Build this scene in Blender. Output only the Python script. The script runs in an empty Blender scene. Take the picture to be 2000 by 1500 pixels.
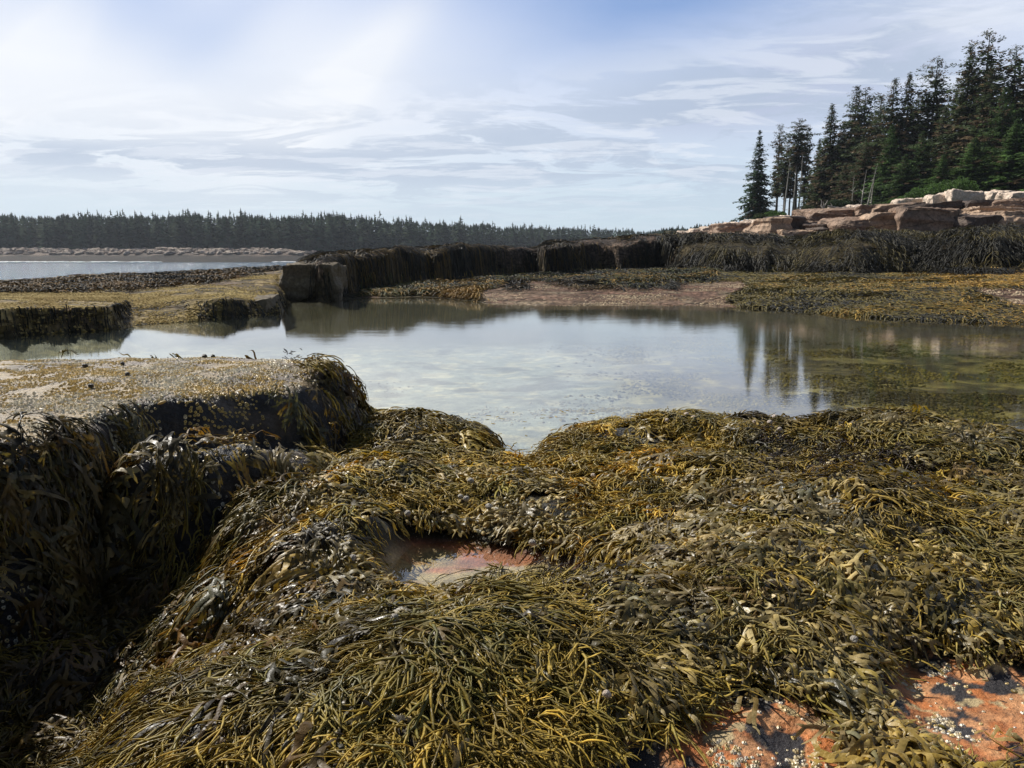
import bpy, bmesh, math, numpy as np
from mathutils import Vector, noise as mnoise
RS = np.random.RandomState
R = math.radians
PITCH = R(9.05); CP, SP = math.cos(PITCH), math.sin(PITCH)
FPX = 1570.0; EYE = 1.1
scene = bpy.context.scene
COL = scene.collection

# ------------------------------------------------------------------ camera maths
def proj(x, y, z):
    dz = z - EYE
    d = y*CP - dz*SP
    return 1000 + FPX*x/d, 750 - FPX*(y*SP + dz*CP)/d
def slope(v):                      # rise per metre of y along the ray of a picture row
    t = (750 - v)/FPX
    return (-SP + t*CP)/(CP + t*SP)
def zat(v, y): return EYE + slope(v)*y
def xat(u, y, z): return (u-1000)/FPX*(y*CP - (z-EYE)*SP)

# ------------------------------------------------------------------ noise
def _h(ix, iy, s):
    n = (ix.astype(np.int64)*374761393 + iy.astype(np.int64)*668265263 + s*974634777) & 0xffffffff
    n = ((n ^ (n >> 13))*1274126177) & 0xffffffff
    n = n ^ (n >> 16)
    return (n & 0xffffff)/float(0xffffff)
def vn(x, y, s=0):
    x = np.asarray(x, float); y = np.asarray(y, float)
    ix = np.floor(x); iy = np.floor(y); fx = x-ix; fy = y-iy
    fx = fx*fx*fx*(fx*(fx*6-15)+10); fy = fy*fy*fy*(fy*(fy*6-15)+10)
    a = _h(ix, iy, s); b = _h(ix+1, iy, s); c = _h(ix, iy+1, s); d = _h(ix+1, iy+1, s)
    return (a*(1-fx)+b*fx)*(1-fy)+(c*(1-fx)+d*fx)*fy
def fbm(x, y, s=0, o=4, g=.5):
    t = 0; w = 1; tot = 0
    for k in range(o):
        t = t + w*vn(x*2.03**k+17.3*k, y*2.03**k-9.1*k, s+k*7); tot += w; w *= g
    return t/tot*2-1               # about -1..1
def sst(e0, e1, x):
    t = np.clip((x-e0)/(e1-e0), 0, 1); return t*t*(3-2*t)
def lerp(a, b, t): return a+(b-a)*t
def sdpoly(px, py, poly):          # positive inside
    d = np.full(px.shape, 1e9); ins = np.zeros(px.shape, bool)
    n = len(poly)
    for i in range(n):
        ax, ay = poly[i]; bx, by = poly[(i+1) % n]
        ex, ey = bx-ax, by-ay
        wx, wy = px-ax, py-ay
        t = np.clip((wx*ex+wy*ey)/(ex*ex+ey*ey), 0, 1)
        d = np.minimum(d, (wx-ex*t)**2+(wy-ey*t)**2)
        c = ((ay <= py) & (py < by)) | ((by <= py) & (py < ay))
        with np.errstate(divide='ignore', invalid='ignore'):
            xi = ax+(py-ay)*ex/(ey if ey != 0 else 1e-9)
        ins ^= c & (px < xi)
    d = np.sqrt(d)
    return np.where(ins, d, -d)

# ------------------------------------------------------------------ relief: far side of the pool as feature lines
# per picture column: pool floor edge, waterline, top of bank, foot of ledge, top of ledge, foot of cliff, top of cliff, ground behind, dip, far
def lerp_(a, b, t): return a+(b-a)*t
ST = {
 -1600: [(7,-.3),(8,0),(8.1,.4),(14,.42),(16,.43),(18,.2),(22,-1.7),(40,-2.4),(285,-2.2),(298,-1.25),(303,.1),(318,3.3),(900,5)],
 0:    [(10,-.3),(11,0),(11.06,.38),(16,.36),(20,.42),(22,.3),(25,-1.7),(40,-2.4),(285,-2.2),(298,-1.25),(303,.1),(318,3.3),(900,5)],
 215:  [(11.2,-.3),(12.2,0),(12.3,.34),(17,.36),(24,.46),(26,.35),(30,-1.7),(42,-2.4),(285,-2.2),(298,-1.25),(303,.1),(318,3.3),(900,5)],
 250:  [(11.6,-.3),(12.8,0),(15.0,.25),(18,.38),(26,.47),(28,.38),(31,-1.7),(42,-2.4),(285,-2.2),(298,-1.25),(303,.1),(318,3.5),(900,5)],
 425:  [(13,-.3),(14.2,0),(14.3,.33),(20,.46),(29,.53),(31,.42),(35,-1.6),(44,-2.4),(285,-2.2),(298,-1.25),(303,.1),(318,3.3),(900,5)],
 540:  [(14.8,-.3),(15.6,0),(16.2,.22),(22,.55),(32,.64),(34,.6),(38,-1.6),(50,-2.4),(285,-2.2),(298,-1.25),(303,.1),(318,3.1),(900,5)],
 565:  [(17,-.3),(19.2,-.05),(20,-.02),(21,.1),(22,.7),(32,.75),(38,.3),(55,-2.4),(285,-2.2),(298,-1.25),(303,.1),(318,2.6),(900,5)],
 625:  [(18,-.3),(19.2,-.02),(19.5,.04),(19.7,.1),(20.5,.98),(30,1.12),(40,.4),(58,-2.2),(285,-2.2),(298,-1.25),(303,.1),(318,1.9),(900,5)],
 700:  [(18,-.3),(21,-.02),(22,.04),(23.2,.1),(24,1.15),(30,1.22),(42,.6),(60,-2.0),(285,-2.2),(298,-1.25),(303,.1),(318,1.2),(900,5)],
 850:  [(18,-.3),(21.5,0),(24,.09),(28,.15),(28.8,1.33),(34,1.42),(50,1.0),(75,-1.6),(285,-2.2),(340,-1.25),(350,.1),(380,1.2),(900,5)],
 935:  [(17,-.3),(19.4,0),(21.5,.12),(31,.18),(31.8,1.40),(37,1.46),(52,1.0),(80,-1.6),(285,-2.2),(380,-1.25),(400,.1),(420,1.2),(900,5)],
 1050: [(16.5,-.3),(18.3,0),(22,.22),(35.4,.25),(36.2,1.44),(42,1.52),(60,1.0),(90,-1.6),(300,-2.2),(400,-1.25),(420,.1),(440,1.5),(900,5)],
 1065: [(16.5,-.3),(18.3,0),(22,.22),(34.6,.30),(35.6,1.60),(42,1.8),(60,1.2),(90,-1.6),(300,-2.2),(400,-1.25),(420,.1),(440,1.5),(900,5)],
 1300: [(16.5,-.3),(18.6,0),(23,.25),(36,.48),(37.4,1.85),(50,2.25),(72,3.0),(120,2.2),(220,1.0),(260,1.2),(280,2),(300,3),(900,7)],
 1330: [(16.5,-.3),(18.4,0),(23,.25),(33,.48),(37.5,1.85),(48,2.05),(70,3.05),(120,4.0),(220,2.0),(260,2.2),(280,3),(300,4),(900,8)],
 1480: [(15,-.3),(17.3,0),(22,.25),(30.8,.45),(37.2,1.80),(58,2.05),(62.5,3.55),(100,5.7),(150,6.0),(200,6.2),(250,6.5),(300,7),(900,9)],
 1750: [(12,-.3),(14.2,0),(20,.32),(27.6,.5),(34.8,1.9),(50,2.3),(55.5,4.35),(80,5.9),(150,8),(200,9),(250,9.5),(300,10),(900,12)],
 2000: [(11,-.3),(13.4,0),(18,.34),(26.5,.6),(33.8,2.1),(47.5,2.4),(52,4.45),(68,6.2),(150,9),(200,10),(250,10.5),(300,11),(900,13)],
 3600: [(8,-.3),(9.5,0),(14,.34),(20,.6),(24,2.0),(36,2.4),(41,4.5),(55,6.2),(150,9),(200,10),(250,10.5),(300,11),(900,13)],
}
for k_ in ST:
    d_, e_ = ST[k_][3], ST[k_][4]; wq = (.26, .64) if k_ > 1310 else (.35, .86)
    ST[k_].insert(4, (lerp_(d_[0], e_[0], wq[0]), lerp_(d_[1], e_[1], wq[1])))
ck = sorted(ST); STA = np.array([ST[k] for k in ck], float)   # (cols, stations, 2)
UA0, UA1, UAS = -1600, 3600, 4
UG = np.arange(UA0, UA1+1, UAS).astype(float)
AG = (UG-1000)/FPX*.992
Y0, KY = .7, .004
NY = int(math.log(2500/Y0)/KY)
YG = Y0*np.exp(KY*np.arange(NY))
HF = np.zeros((len(UG), NY))
for i, u in enumerate(UG):
    wob = 0
    ys = np.array([np.interp(u, ck, STA[:, s, 0]) for s in range(STA.shape[1])])
    zs = np.array([np.interp(u, ck, STA[:, s, 1]) for s in range(STA.shape[1])])
    ys[1:3] *= 1 + .012*float(fbm(u/45., 3.3, 11, 4)) + .010*float(fbm(u/14., 1.3, 17, 3))
    if u > 560:
        wb = 1 + (.04+.04*(u > 1320))*float(fbm(u/110., 3.3, 211, 2)) + .025*float(fbm(u/38., 1.3, 217, 3))
        ys[3:6] *= wb; ys[4] *= 1+.012*float(fbm(u/16., 5.3, 219, 2)); ys[6] = max(ys[6], ys[5]+2)
        zs[4:6] += (.20*float(fbm(u/60., 7.3, 221, 3))+.12*float(fbm(u/17., 2.3, 223, 3)))*sst(560, 700, u)
    else: ys[3:8] *= 1 + .012*float(fbm(u/45., 3.3, 11, 4))
    ys = np.maximum.accumulate(ys+np.arange(len(ys))*1e-3)
    HF[i] = np.interp(YG, ys, zs)
XX = AG[:, None]*YG[None, :]; YY = np.broadcast_to(YG[None, :], XX.shape)
farw = sst(9, 13, YY)*(1-sst(120, 200, YY))
HF = HF + farw*(.05*fbm(XX/1.7, YY/1.7, 3, 4)*sst(-.05, .15, HF) + .10*fbm(XX/5, YY/5, 5, 3)*sst(.2, .9, HF))
HF = np.where((YY > 250), HF + .7*fbm(XX/9, YY/6, 31, 3)*sst(0, 1.5, HF)*sst(290, 303, YY), HF)

# ------------------------------------------------------------------ relief: near side
SHX = [-6, -2.9, -2.2, -1.6, -1.3, -1.0, -.72, -.48, -.24, -.08, .03, .12, .22, .42, .75, 1.35, 1.75, 2.3, 3.0, 5]
SHY = [5.3, 5.0, 4.95, 4.9, 5.2, 5.45, 5.3, 5.0, 4.55, 4.15, 3.85, 4.0, 4.45, 4.8, 4.98, 4.85, 4.5, 4.5, 4.55, 4.5]
PUD = [(-.44,2.66),(-.36,2.90),(-.16,2.92),(.04,2.80),(.22,2.68),(.36,2.50),(.14,2.42),(-.15,2.42),(-.38,2.50)]
MND = [(.15,3.15,.16,.07),(.95,3.35,.25,.09),(1.9,2.75,.3,.10),(-.85,3.05,.2,.08),(.95,4.6,.2,.06),(2.1,4.4,.3,.08),(-.12,1.85,.46,.085),(.60,2.35,.42,.09),(1.2,2.70,.45,.08),(1.2,4.35,.45,.10),(1.75,3.8,.5,.10),(-.62,4.35,.42,.17),(.7,3.6,.4,.09),
       (-.55,2.75,.22,.10),(-.6,3.4,.35,.13),(1.4,3.1,.35,.12),(2.3,3.9,.6,.12),(.62,4.55,.22,.06),(-.05,3.45,.25,.07),(-.45,1.55,.35,.05)]
def ground_near(x, y):
    ys = np.interp(x, SHX, SHY) + .05*fbm(x*3.1, y*0+2, 41, 3)
    z = .035 + .05*fbm(x*1.1, y*1.1, 51, 3) + .045*fbm(x*3.7, y*3.7, 53, 3)
    for mx, my, r, h in MND:
        z = z + h*np.exp(-((x-mx)**2+(y-my)**2)/(r*r)*1.1)
    z = z*(1-.8*np.exp(-((x-.04)/.16)**2)*sst(3.3, 3.8, y))
    z = np.maximum(z, .02)
    dp = sdpoly(x, y, PUD)
    z = lerp(z, -.015, sst(-.12, .04, dp))
    z = z-.34*sst(-.26, .34, sdpoly(x+.16*fbm(x*2.6, y*2.6, 71, 3), y, HOL))
    bed = -.30 + .05*fbm(x*1.3, y*1.3, 61, 4) + .06*sst(1.5, 5, x)
    w = sst(-.02, .34, y-ys)
    return lerp(z, bed, w)
P1 = [(-4.5,1.7),(-2.6,2.2),(-1.80,2.74),(-1.62,3.42),(-1.30,3.62),(-1.02,3.95),(-.90,4.45),(-1.12,4.72),(-1.6,4.85),(-2.4,4.95),(-2.9,4.6),(-4.8,4.5)]
P2 = [(-1.45,2.98),(-1.18,3.06),(-.92,3.28),(-.80,3.55),(-.95,3.85),(-1.3,3.85),(-1.7,3.4)]
P3 = [(-2.6,2.0),(-1.75,2.25),(-1.42,2.45),(-1.32,2.75),(-1.5,3.0),(-2.2,3.1)]
OCC = [(-7,-.6),(-1.05,-.3),(-1.20,.6),(-1.95,2.45),(-2.15,2.7),(-7,2.7)]  # unseen rock mass left of the view, added to shade the lower left
HOL = [(-4,.0),(-1.02,.3),(-.96,1.45),(-.90,1.95),(-.98,2.45),(-1.12,2.85),(-4,2.95)]
def rock_near(x, y):
    wx = x+.06*fbm(x*2.2, y*2.2, 71, 3); wy = y+.06*fbm(x*2.2, y*2.2, 77, 3)
    d = sdpoly(wx, wy, P1)
    a = -.4 + (.88+.02*(y-4)+.05*fbm(x*.9, y*.9, 81, 3)+.013*fbm(x*6, y*6, 83, 3))*sst(lerp(-.38, -.56, sst(-1.5, -1.75, x)*(y < 3.2)), .10, d+.03*fbm(x*7, y*7, 93, 3))**.8 + .045*sst(.0, .5, d)
    d = sdpoly(wx, wy, P2)
    b = -.4 + (.66+.10*fbm(x*2.3, y*2.3, 85, 4)-.22*(y-3.4))*sst(-.34, .12, d+.05*fbm(x*6, y*6, 95, 3))**.8
    d = sdpoly(wx, wy, P3)
    c = -.5 + (.30+.06*fbm(x*1.6, y*1.6, 87, 3)+.02*fbm(x*7, y*7, 89, 3))*sst(-.50, .06, d)**.9
    d = sdpoly(wx, wy, OCC)
    e = -.5 + (1.95+.12*fbm(x*1.6, y*1.6, 91, 3))*sst(-.22, .06, d)
    return np.maximum(np.maximum(a, b), np.maximum(c, e))
KN = int(math.log(13/Y0)/KY)
xn, yn = XX[:, :KN], YY[:, :KN]
HG = HF.copy()
gn = ground_near(xn, yn)
HG[:, :KN] = lerp(gn, HF[:, :KN]+.05*fbm(xn*1.3, yn*1.3, 61, 4)*(HF[:, :KN] < -.2), sst(6.5, 8.5, yn))
HR = np.full(HG.shape, -.55)
near8 = int(math.log(8/Y0)/KY)
HR[:, :near8] = rock_near(XX[:, :near8], YY[:, :near8])
HT = np.maximum(HG, HR)
# ---- submerged growth on the right of the pool
def look(T, x, y):
    x = np.asarray(x, float); y = np.maximum(np.asarray(y, float), Y0*1.001)
    iu = np.clip((x/y/.992*FPX+1000-UA0)/UAS, 0, len(UG)-1.001)
    iy = np.clip(np.log(y/Y0)/KY, 0, NY-1.001)
    a = iu.astype(int); b = iy.astype(int); fa = iu-a; fb = iy-b
    return (T[a, b]*(1-fa)+T[a+1, b]*fa)*(1-fb)+(T[a, b+1]*(1-fa)+T[a+1, b+1]*fa)*fb
def Hat(x, y): return look(HT, x, y)
def normal_at(x, y, e=None):
    e = .012*np.maximum(y, 1) if e is None else e
    gx = (Hat(x+e, y)-Hat(x-e, y))/(2*e); gy = (Hat(x, y+e)-Hat(x, y-e))/(2*e)
    return gx, gy
def pick(u, v, ymax=60, up=0.):           # where the sight line of a picture point meets the relief
    ys = .75*np.exp(.003*np.arange(int(math.log(ymax/.75)/.003)))
    z = zat(v, ys); x = (u-1000)/FPX*(ys*CP-(z-EYE)*SP)
    k = np.argmax(Hat(x, ys)+up >= z)
    return float(x[k]), float(ys[k]), float(z[k])

# ------------------------------------------------------------------ object helpers
def tag(o, label=None, cat=None, group=None, kind=None):
    if label: o['label'] = label
    if cat: o['category'] = cat
    if group: o['group'] = group
    if kind: o['kind'] = kind
    return o
def npmesh(name, V, F, mat, col=None, smooth=True, loc=None):
    """V (n,3), F (m,k) one face size, col (n,3)"""
    me = bpy.data.meshes.new(name)
    V = np.asarray(V, np.float32); F = np.asarray(F, np.int32)
    k = F.shape[1]
    if loc is not None: V = V-np.asarray(loc, np.float32)
    me.vertices.add(len(V)); me.vertices.foreach_set('co', V.ravel())
    me.loops.add(F.size); me.loops.foreach_set('vertex_index', F.ravel())
    me.polygons.add(len(F)); me.polygons.foreach_set('loop_start', np.arange(0, F.size, k, dtype=np.int32))
    me.polygons.foreach_set('loop_total', np.full(len(F), k, np.int32))
    me.update(calc_edges=True)
    me.polygons.foreach_set('use_smooth', np.full(len(F), smooth, bool))
    if col is not None:
        ca = me.color_attributes.new('Col', 'FLOAT_COLOR', 'POINT')
        c4 = np.ones((len(V), 4), np.float32); c4[:, :3] = col
        ca.data.foreach_set('color', c4.ravel())
    me.materials.append(mat)
    o = bpy.data.objects.new(name, me); COL.objects.link(o)
    if loc is not None: o.location = loc
    return o
def bmobj(name, bm, mat, parent=None, smooth=False, loc=None):
    me = bpy.data.meshes.new(name)
    if loc is not None: bmesh.ops.translate(bm, verts=bm.verts, vec=-Vector(loc))
    bm.to_mesh(me); bm.free()
    for p in me.polygons: p.use_smooth = smooth
    me.materials.append(mat)
    o = bpy.data.objects.new(name, me); COL.objects.link(o)
    if loc is not None: o.location = loc
    o.parent = parent
    return o

# ------------------------------------------------------------------ materials
class NT:
    def __init__(s, name):
        s.m = bpy.data.materials.new(name); s.m.use_nodes = True
        s.t = s.m.node_tree; s.t.nodes.clear()
        s.out = s.n('ShaderNodeOutputMaterial')
    def n(s, typ, **kw):
        nd = s.t.nodes.new(typ)
        for k, v in kw.items():
            if k in nd.inputs: s.set(nd.inputs[k], v)
            else: setattr(nd, k, v)
        return nd
    def set(s, inp, v):
        if isinstance(v, bpy.types.NodeSocket): s.t.links.new(v, inp)
        else:
            if isinstance(v, tuple) and len(v) == 3 and inp.type == 'RGBA': v = v+(1,)
            inp.default_value = v
    def noise(s, scale, detail=6, rough=.6, vec=None, dist=0, idx=0):
        nd = s.n('ShaderNodeTexNoise', Scale=scale, Detail=detail, Roughness=rough, Distortion=dist)
        if vec: s.set(nd.inputs['Vector'], vec)
        return nd.outputs[idx]
    def ramp(s, fac, stops, interp='LINEAR'):
        nd = s.n('ShaderNodeValToRGB'); cr = nd.color_ramp; cr.interpolation = interp
        while len(cr.elements) < len(stops): cr.elements.new(.5)
        for e, (p, c) in zip(cr.elements, stops):
            e.position = p; e.color = (c, c, c, 1) if not isinstance(c, tuple) else c+(1,)
        s.set(nd.inputs[0], fac); return nd.outputs[0]
    def mix(s, fac, a, b, mode='MIX'):
        nd = s.n('ShaderNodeMix', data_type='RGBA', blend_type=mode)
        s.set(nd.inputs[0], fac); s.set(nd.inputs[6], a); s.set(nd.inputs[7], b); return nd.outputs[2]
    def math(s, op, a, b=0., clamp=False):
        nd = s.n('ShaderNodeMath', operation=op, use_clamp=clamp)
        s.set(nd.inputs[0], a); s.set(nd.inputs[1], b); return nd.outputs[0]
    def obj(s, scale=(1, 1, 1), src='Object'):
        tc = s.n('ShaderNodeTexCoord'); mp = s.n('ShaderNodeMapping', Scale=scale)
        s.set(mp.inputs['Vector'], tc.outputs[src]); return mp.outputs[0]
    def pos(s, scale=(1, 1, 1)):
        g = s.n('ShaderNodeNewGeometry'); mp = s.n('ShaderNodeMapping', Scale=scale)
        s.set(mp.inputs['Vector'], g.outputs['Position']); return mp.outputs[0]
    def bump(s, h, strength=.5, dist=.02, normal=None):
        nd = s.n('ShaderNodeBump', Strength=strength, Distance=dist, Height=h)
        if normal: s.set(nd.inputs['Normal'], normal)
        return nd.outputs[0]
    def bsdf(s, color, rough=.8, spec=.3, normal=None, **kw):
        nd = s.n('ShaderNodeBsdfPrincipled', **{'Base Color': color, 'Roughness': rough, 'Specular IOR Level': spec}, **kw)
        if normal: s.set(nd.inputs['Normal'], normal)
        return nd.outputs[0]
    def done(s, sh):
        s.t.links.new(sh, s.out.inputs[0]); return s.m
def attr(N): return N.n('ShaderNodeAttribute', attribute_name='Col').outputs['Color']

def mat_ground(name, near=True, wet=.55, bumpd=.02, speck=True):
    N = NT(name); p = N.pos()
    c = attr(N)
    s1 = 9 if near else 1.2
    n1 = N.noise(s1, 8, .65, p); n2 = N.noise(s1*9, 5, .6, p); n3 = N.noise(s1*.16, 3, .5, p)
    c = N.mix(1, c, N.ramp(n1, [(.25, .45), (.5, .95), (.75, 1.5)]), 'MULTIPLY')
    c = N.mix(1, c, N.ramp(n2, [(.3, .65), (.7, 1.35)]), 'MULTIPLY')
    c = N.mix(1, c, N.ramp(n3, [(.3, .8), (.7, 1.2)]), 'MULTIPLY')
    h = N.math('ADD', n1, N.math('MULTIPLY', n2, .35))
    if not near:
        vo = N.n('ShaderNodeTexVoronoi', Scale=7.); N.set(vo.inputs['Vector'], p)
        h = N.math('ADD', h, N.math('MULTIPLY', vo.outputs[0], .35))
        c = N.mix(1, c, N.ramp(vo.outputs[0], [(.1, 1.25), (.6, .55)]), 'MULTIPLY')
        cr = N.noise(2.6, 4, .6, N.pos((.55, 1, 3.)), 1.2)
        c = N.mix(N.ramp(cr, [(.40, .75), (.46, 0.)]), c, N.mix(1, c, (.35, .33, .3), 'MULTIPLY'))
        h = N.math('ADD', h, N.ramp(cr, [(.38, 0.), (.48, .5)]))
    return N.done(N.bsdf(c, wet, .35 if near else .10, N.bump(h, 1., bumpd)))

def mat_weed(name, rough=.30, spec=.55, trans=.22, bumps=None):
    N = NT(name); c = attr(N)
    n = N.noise(26, 3, .6, N.pos()); n2 = N.noise(150, 2, .5, N.pos())
    c = N.mix(1, c, N.ramp(n, [(.3, .6), (.7, 1.4)]), 'MULTIPLY')
    r = N.ramp(n, [(.35, rough*.75), (.65, rough*1.6)])
    b = N.bsdf(c, r, spec, N.bump(n2, .35, .004))
    t = N.n('ShaderNodeBsdfTranslucent'); N.set(t.inputs[0], N.mix(1, c, (1.4, 1.25, .45), 'MULTIPLY'))
    m = N.n('ShaderNodeMixShader'); m.inputs[0].default_value = trans
    N.t.links.new(b, m.inputs[1]); N.t.links.new(t.outputs[0], m.inputs[2])
    return N.done(m.outputs[0])

def mat_granite(name, base, dark, light, scale=1.0, stain=.5, crack=True, rough=.75):
    N = NT(name); p = N.pos(); 
    n1 = N.noise(.9*scale, 7, .62, p); n2 = N.noise(7*scale, 6, .65, p)
    n3 = N.noise(.35*scale, 3, .5, N.pos((1, 1, 2.6)))
    grain = N.noise(40*scale, 2, .5, p)
    c = N.ramp(n1, [(.28, dark), (.45, base), (.60, base), (.75, light)])
    c = N.mix(N.ramp(n3, [(.45, 0.), (.62, stain)]), c, dark)
    c = N.mix(1, c, N.ramp(n2, [(.3, .55), (.5, 1.), (.72, 1.35)]), 'MULTIPLY')
    c = N.mix(1, c, N.ramp(grain, [(.35, .8), (.65, 1.2)]), 'MULTIPLY')
    vo = N.n('ShaderNodeTexVoronoi', feature='DISTANCE_TO_EDGE', Scale=.55*scale)
    wv = N.mix(.12, N.pos((1, 1, 2.2)), N.noise(1.5*scale, 3, .5, p, idx=1))
    N.set(vo.inputs['Vector'], wv)
    cr = N.ramp(vo.outputs[0], [(.0, 0.), (.035, 1.)])
    if crack: c = N.mix(N.math('MAXIMUM', cr, N.ramp(n3, [(.42, 0.), (.55, 1.)])), N.mix(.6, c, (.02, .015, .012)), c)
    h = N.math('ADD', N.math('MULTIPLY', n2, .35), N.math('MULTIPLY', n1, .6))
    h = N.math('ADD', h, N.math('MULTIPLY', cr, .25 if crack else 0))
    return N.done(N.bsdf(c, rough, .3, N.bump(h, .8, .12/scale)))

def mat_leaf(name, a=1.0):
    N = NT(name); c = attr(N)
    n = N.noise(.9, 3, .6, N.pos())
    c = N.mix(1, c, N.ramp(n, [(.3, .55*a), (.7, 1.45*a)]), 'MULTIPLY')
    b = N.bsdf(c, .65, .25)
    t = N.n('ShaderNodeBsdfTranslucent'); N.set(t.inputs[0], c)
    m = N.n('ShaderNodeMixShader'); m.inputs[0].default_value = .35
    N.t.links.new(b, m.inputs[1]); N.t.links.new(t.outputs[0], m.inputs[2])
    return N.done(m.outputs[0])
def mat_simple(name, col, rough=.7, ns=10, amt=.3, bd=.01, spec=.3):
    N = NT(name); n = N.noise(ns, 5, .6, N.obj())
    c = N.mix(1, N.mix(0, col, col), N.ramp(n, [(.3, 1-amt), (.7, 1+amt)]), 'MULTIPLY')
    return N.done(N.bsdf(c, rough, spec, N.bump(n, .5, bd)))

M_near = mat_ground('wet_bedrock', True, .5, .02)
M_mid = mat_ground('shore_bedrock', False, .75, .16)
M_weed = mat_weed('wet_weed', .36, .35, .25)
M_weedfar = mat_weed('shore_weed', .5, .35, .15)
M_leaf = mat_leaf('spruce_needles')
M_farleaf = mat_simple('far_needles', (.5, .5, .5), .9, .05, .3)
N = NT('far_spruce_needles'); M_farleaf = N.done(N.bsdf(attr(N), .95, .05))
M_bark = mat_simple('bark', (.10, .085, .07), .9, 6, .4)
M_dead = mat_simple('dead_wood', (.42, .39, .34), .85, 6, .3)
M_brown = mat_granite('brown_granite', (.32, .215, .15), (.10, .070, .052), (.50, .38, .28), 1.0, .55, True)
M_tan = mat_granite('tan_granite', (.50, .35, .24), (.18, .12, .085), (.64, .50, .38), 1.0, .35, True)
M_darkrock = mat_granite('dark_granite', (.105, .075, .060), (.04, .03, .026), (.20, .15, .115), 1.0, .6, False)
M_pale = mat_granite('pale_boulder', (.74, .60, .48), (.50, .38, .30), (.80, .71, .60), 1.2, .25, False)

# ------------------------------------------------------------------ ground sheets
FSK = {}
def ground_colors(x, y, z):
    u, v = proj(x, y, z)
    n1 = fbm(x*1.3, y*1.3, 101, 4); n2 = fbm(x*5, y*5, 103, 4); nf = fbm(x/2.5, y/2.5, 105, 4)
    def C(r, g, b): return np.array([r, g, b])
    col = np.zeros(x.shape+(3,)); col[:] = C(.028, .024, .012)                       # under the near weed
    def put(m, c):
        m = np.clip(m, 0, 1)[..., None]
        col[:] = col*(1-m)+c*m
    near = y < 6
    # orange rock showing bottom right, puddle
    m = near*sst(.15, .35, OR(x, y)+.10*n2)
    put(m, lerp(C(.46, .155, .045), C(.55, .27, .12), sst(-.3, .4, fbm(x*16, y*16, 108, 3))[..., None]))
    put(m*sst(.10, .20, fbm(x*10, y*10, 107, 5)), C(.035, .032, .034))
    put(m*sst(.32, .45, fbm(x*22, y*22, 109, 3)), C(.50, .38, .2))
    pd = sdpoly(x, y, PUD)
    put(sst(-.06, 0, pd), lerp(C(.46, .15, .07), C(.46, .34, .17), sst(.0, .4, fbm(x*3, y*7, 111, 3))[..., None]))
    # pool bed
    bed = (y > 3.6)*sst(.02, -.12, z)*(y < 26)
    pale = lerp(C(.36, .37, .29), C(.60, .55, .36), sst(.05, .35, n2)[..., None])
    put(bed, pale)
    put(bed*sst(.15, .5, fbm(x*2.1, y*2.1, 113, 4)), C(.16, .15, .09))
    wr = sst(.02, .22, x/y + .10*n1)*bed
    put(wr, lerp(C(.085, .062, .018), C(.40, .32, .09), sst(-.1, .5, fbm(x*3.1+.6*fbm(x*2, y*2, 118, 2), y*3.1, 117, 6, .65)+.3*n1)[..., None]))
    put(bed*sst(11, 13.5, y), C(.10, .085, .03))
    far = sst(9, 11, y)*(z > -.08)
    # left barnacled ledge
    L = far*(u < 560)*sst(-.02, .05, z)
    put(L, lerp(C(.27, .20, .075), C(.40, .30, .14), sst(-.4, .4, nf)[..., None]))
    put(L*sst(.1, .4, fbm(x/.9, y/.6, 119, 4)), C(.20, .145, .10))
    put(L*sst(.12, .3, fbm(x/.35, y/.3, 120, 3)), C(.09, .07, .04))
    # middle shelf
    S = far*(u >= 560)
    put(S, C(.07, .055, .02))
    pk = S*sst(0, 1, PINK(u, v)+.4*nf)
    put(pk, lerp(C(.25, .145, .10), C(.30, .21, .14), sst(-.3, .4, nf)[..., None]))
    put(pk*sst(.05, .4, fbm(x/.6, y/.5, 123, 4)), C(.34, .26, .17))
    put(S*sst(.55, .8, z)*(u < 1320)*(y < 60), lerp(C(.075, .055, .04), C(.20, .14, .10), sst(-.2, .4, nf)[..., None]))
    up = far*sst(1.7, 2.0, z)*(u > 1250)*(y > 36)
    put(up, lerp(C(.11, .075, .055), C(.22, .145, .10), sst(-.3, .4, nf)[..., None]))
    put(far*sst(3.8, 4.4, z)*(y > 55)*(y < 250)*(u > 1200), C(.05, .06, .02))
    fs = sst(280, 300, y)
    put(fs, lerp(C(.16, .125, .10), C(.34, .26, .21), sst(-.3, .3, fbm(x/5, y/3, 131, 3))[..., None]))
    put(fs*sst(1.7, 1.0, z+.8*fbm(x/6, y/6, 133, 3)), C(.05, .042, .036))
    put(fs*sst(3.2, 3.8, z)*(y > 330), C(.05, .06, .025))
    return col
ORP = [[(.40,1.62),(.56,1.78),(.70,1.66),(.68,1.2),(.10,1.2),(.14,1.46)], [(.90,1.82),(1.02,1.98),(1.9,2.00),(1.9,1.68),(.92,1.58)]]
def OR(x, y):                      # 1 on the bare orange rock
    a = np.maximum(sdpoly(x, y, ORP[0]), sdpoly(x, y, ORP[1]))
    return sst(-.06, .06, a+.11*fbm(x*7, y*7, 519, 3))
PK = [[(930,575),(1000,545),(1120,548),(1250,562),(1330,552),(1440,545),(1470,560),(1420,585),(1450,600),(1380,612),(1100,615),(980,615)],
      [(1890,560),(2040,560),(2040,600),(1990,602),(1920,578)], [(690,588),(720,575),(740,580),(740,592)]]
def PINK(u, v):
    a = np.full(np.shape(u), -9e9)
    for p in PK: a = np.maximum(a, sdpoly(np.asarray(u, float), np.asarray(v, float)*1.0, p))
    return sst(-5, 6, a)
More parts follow.
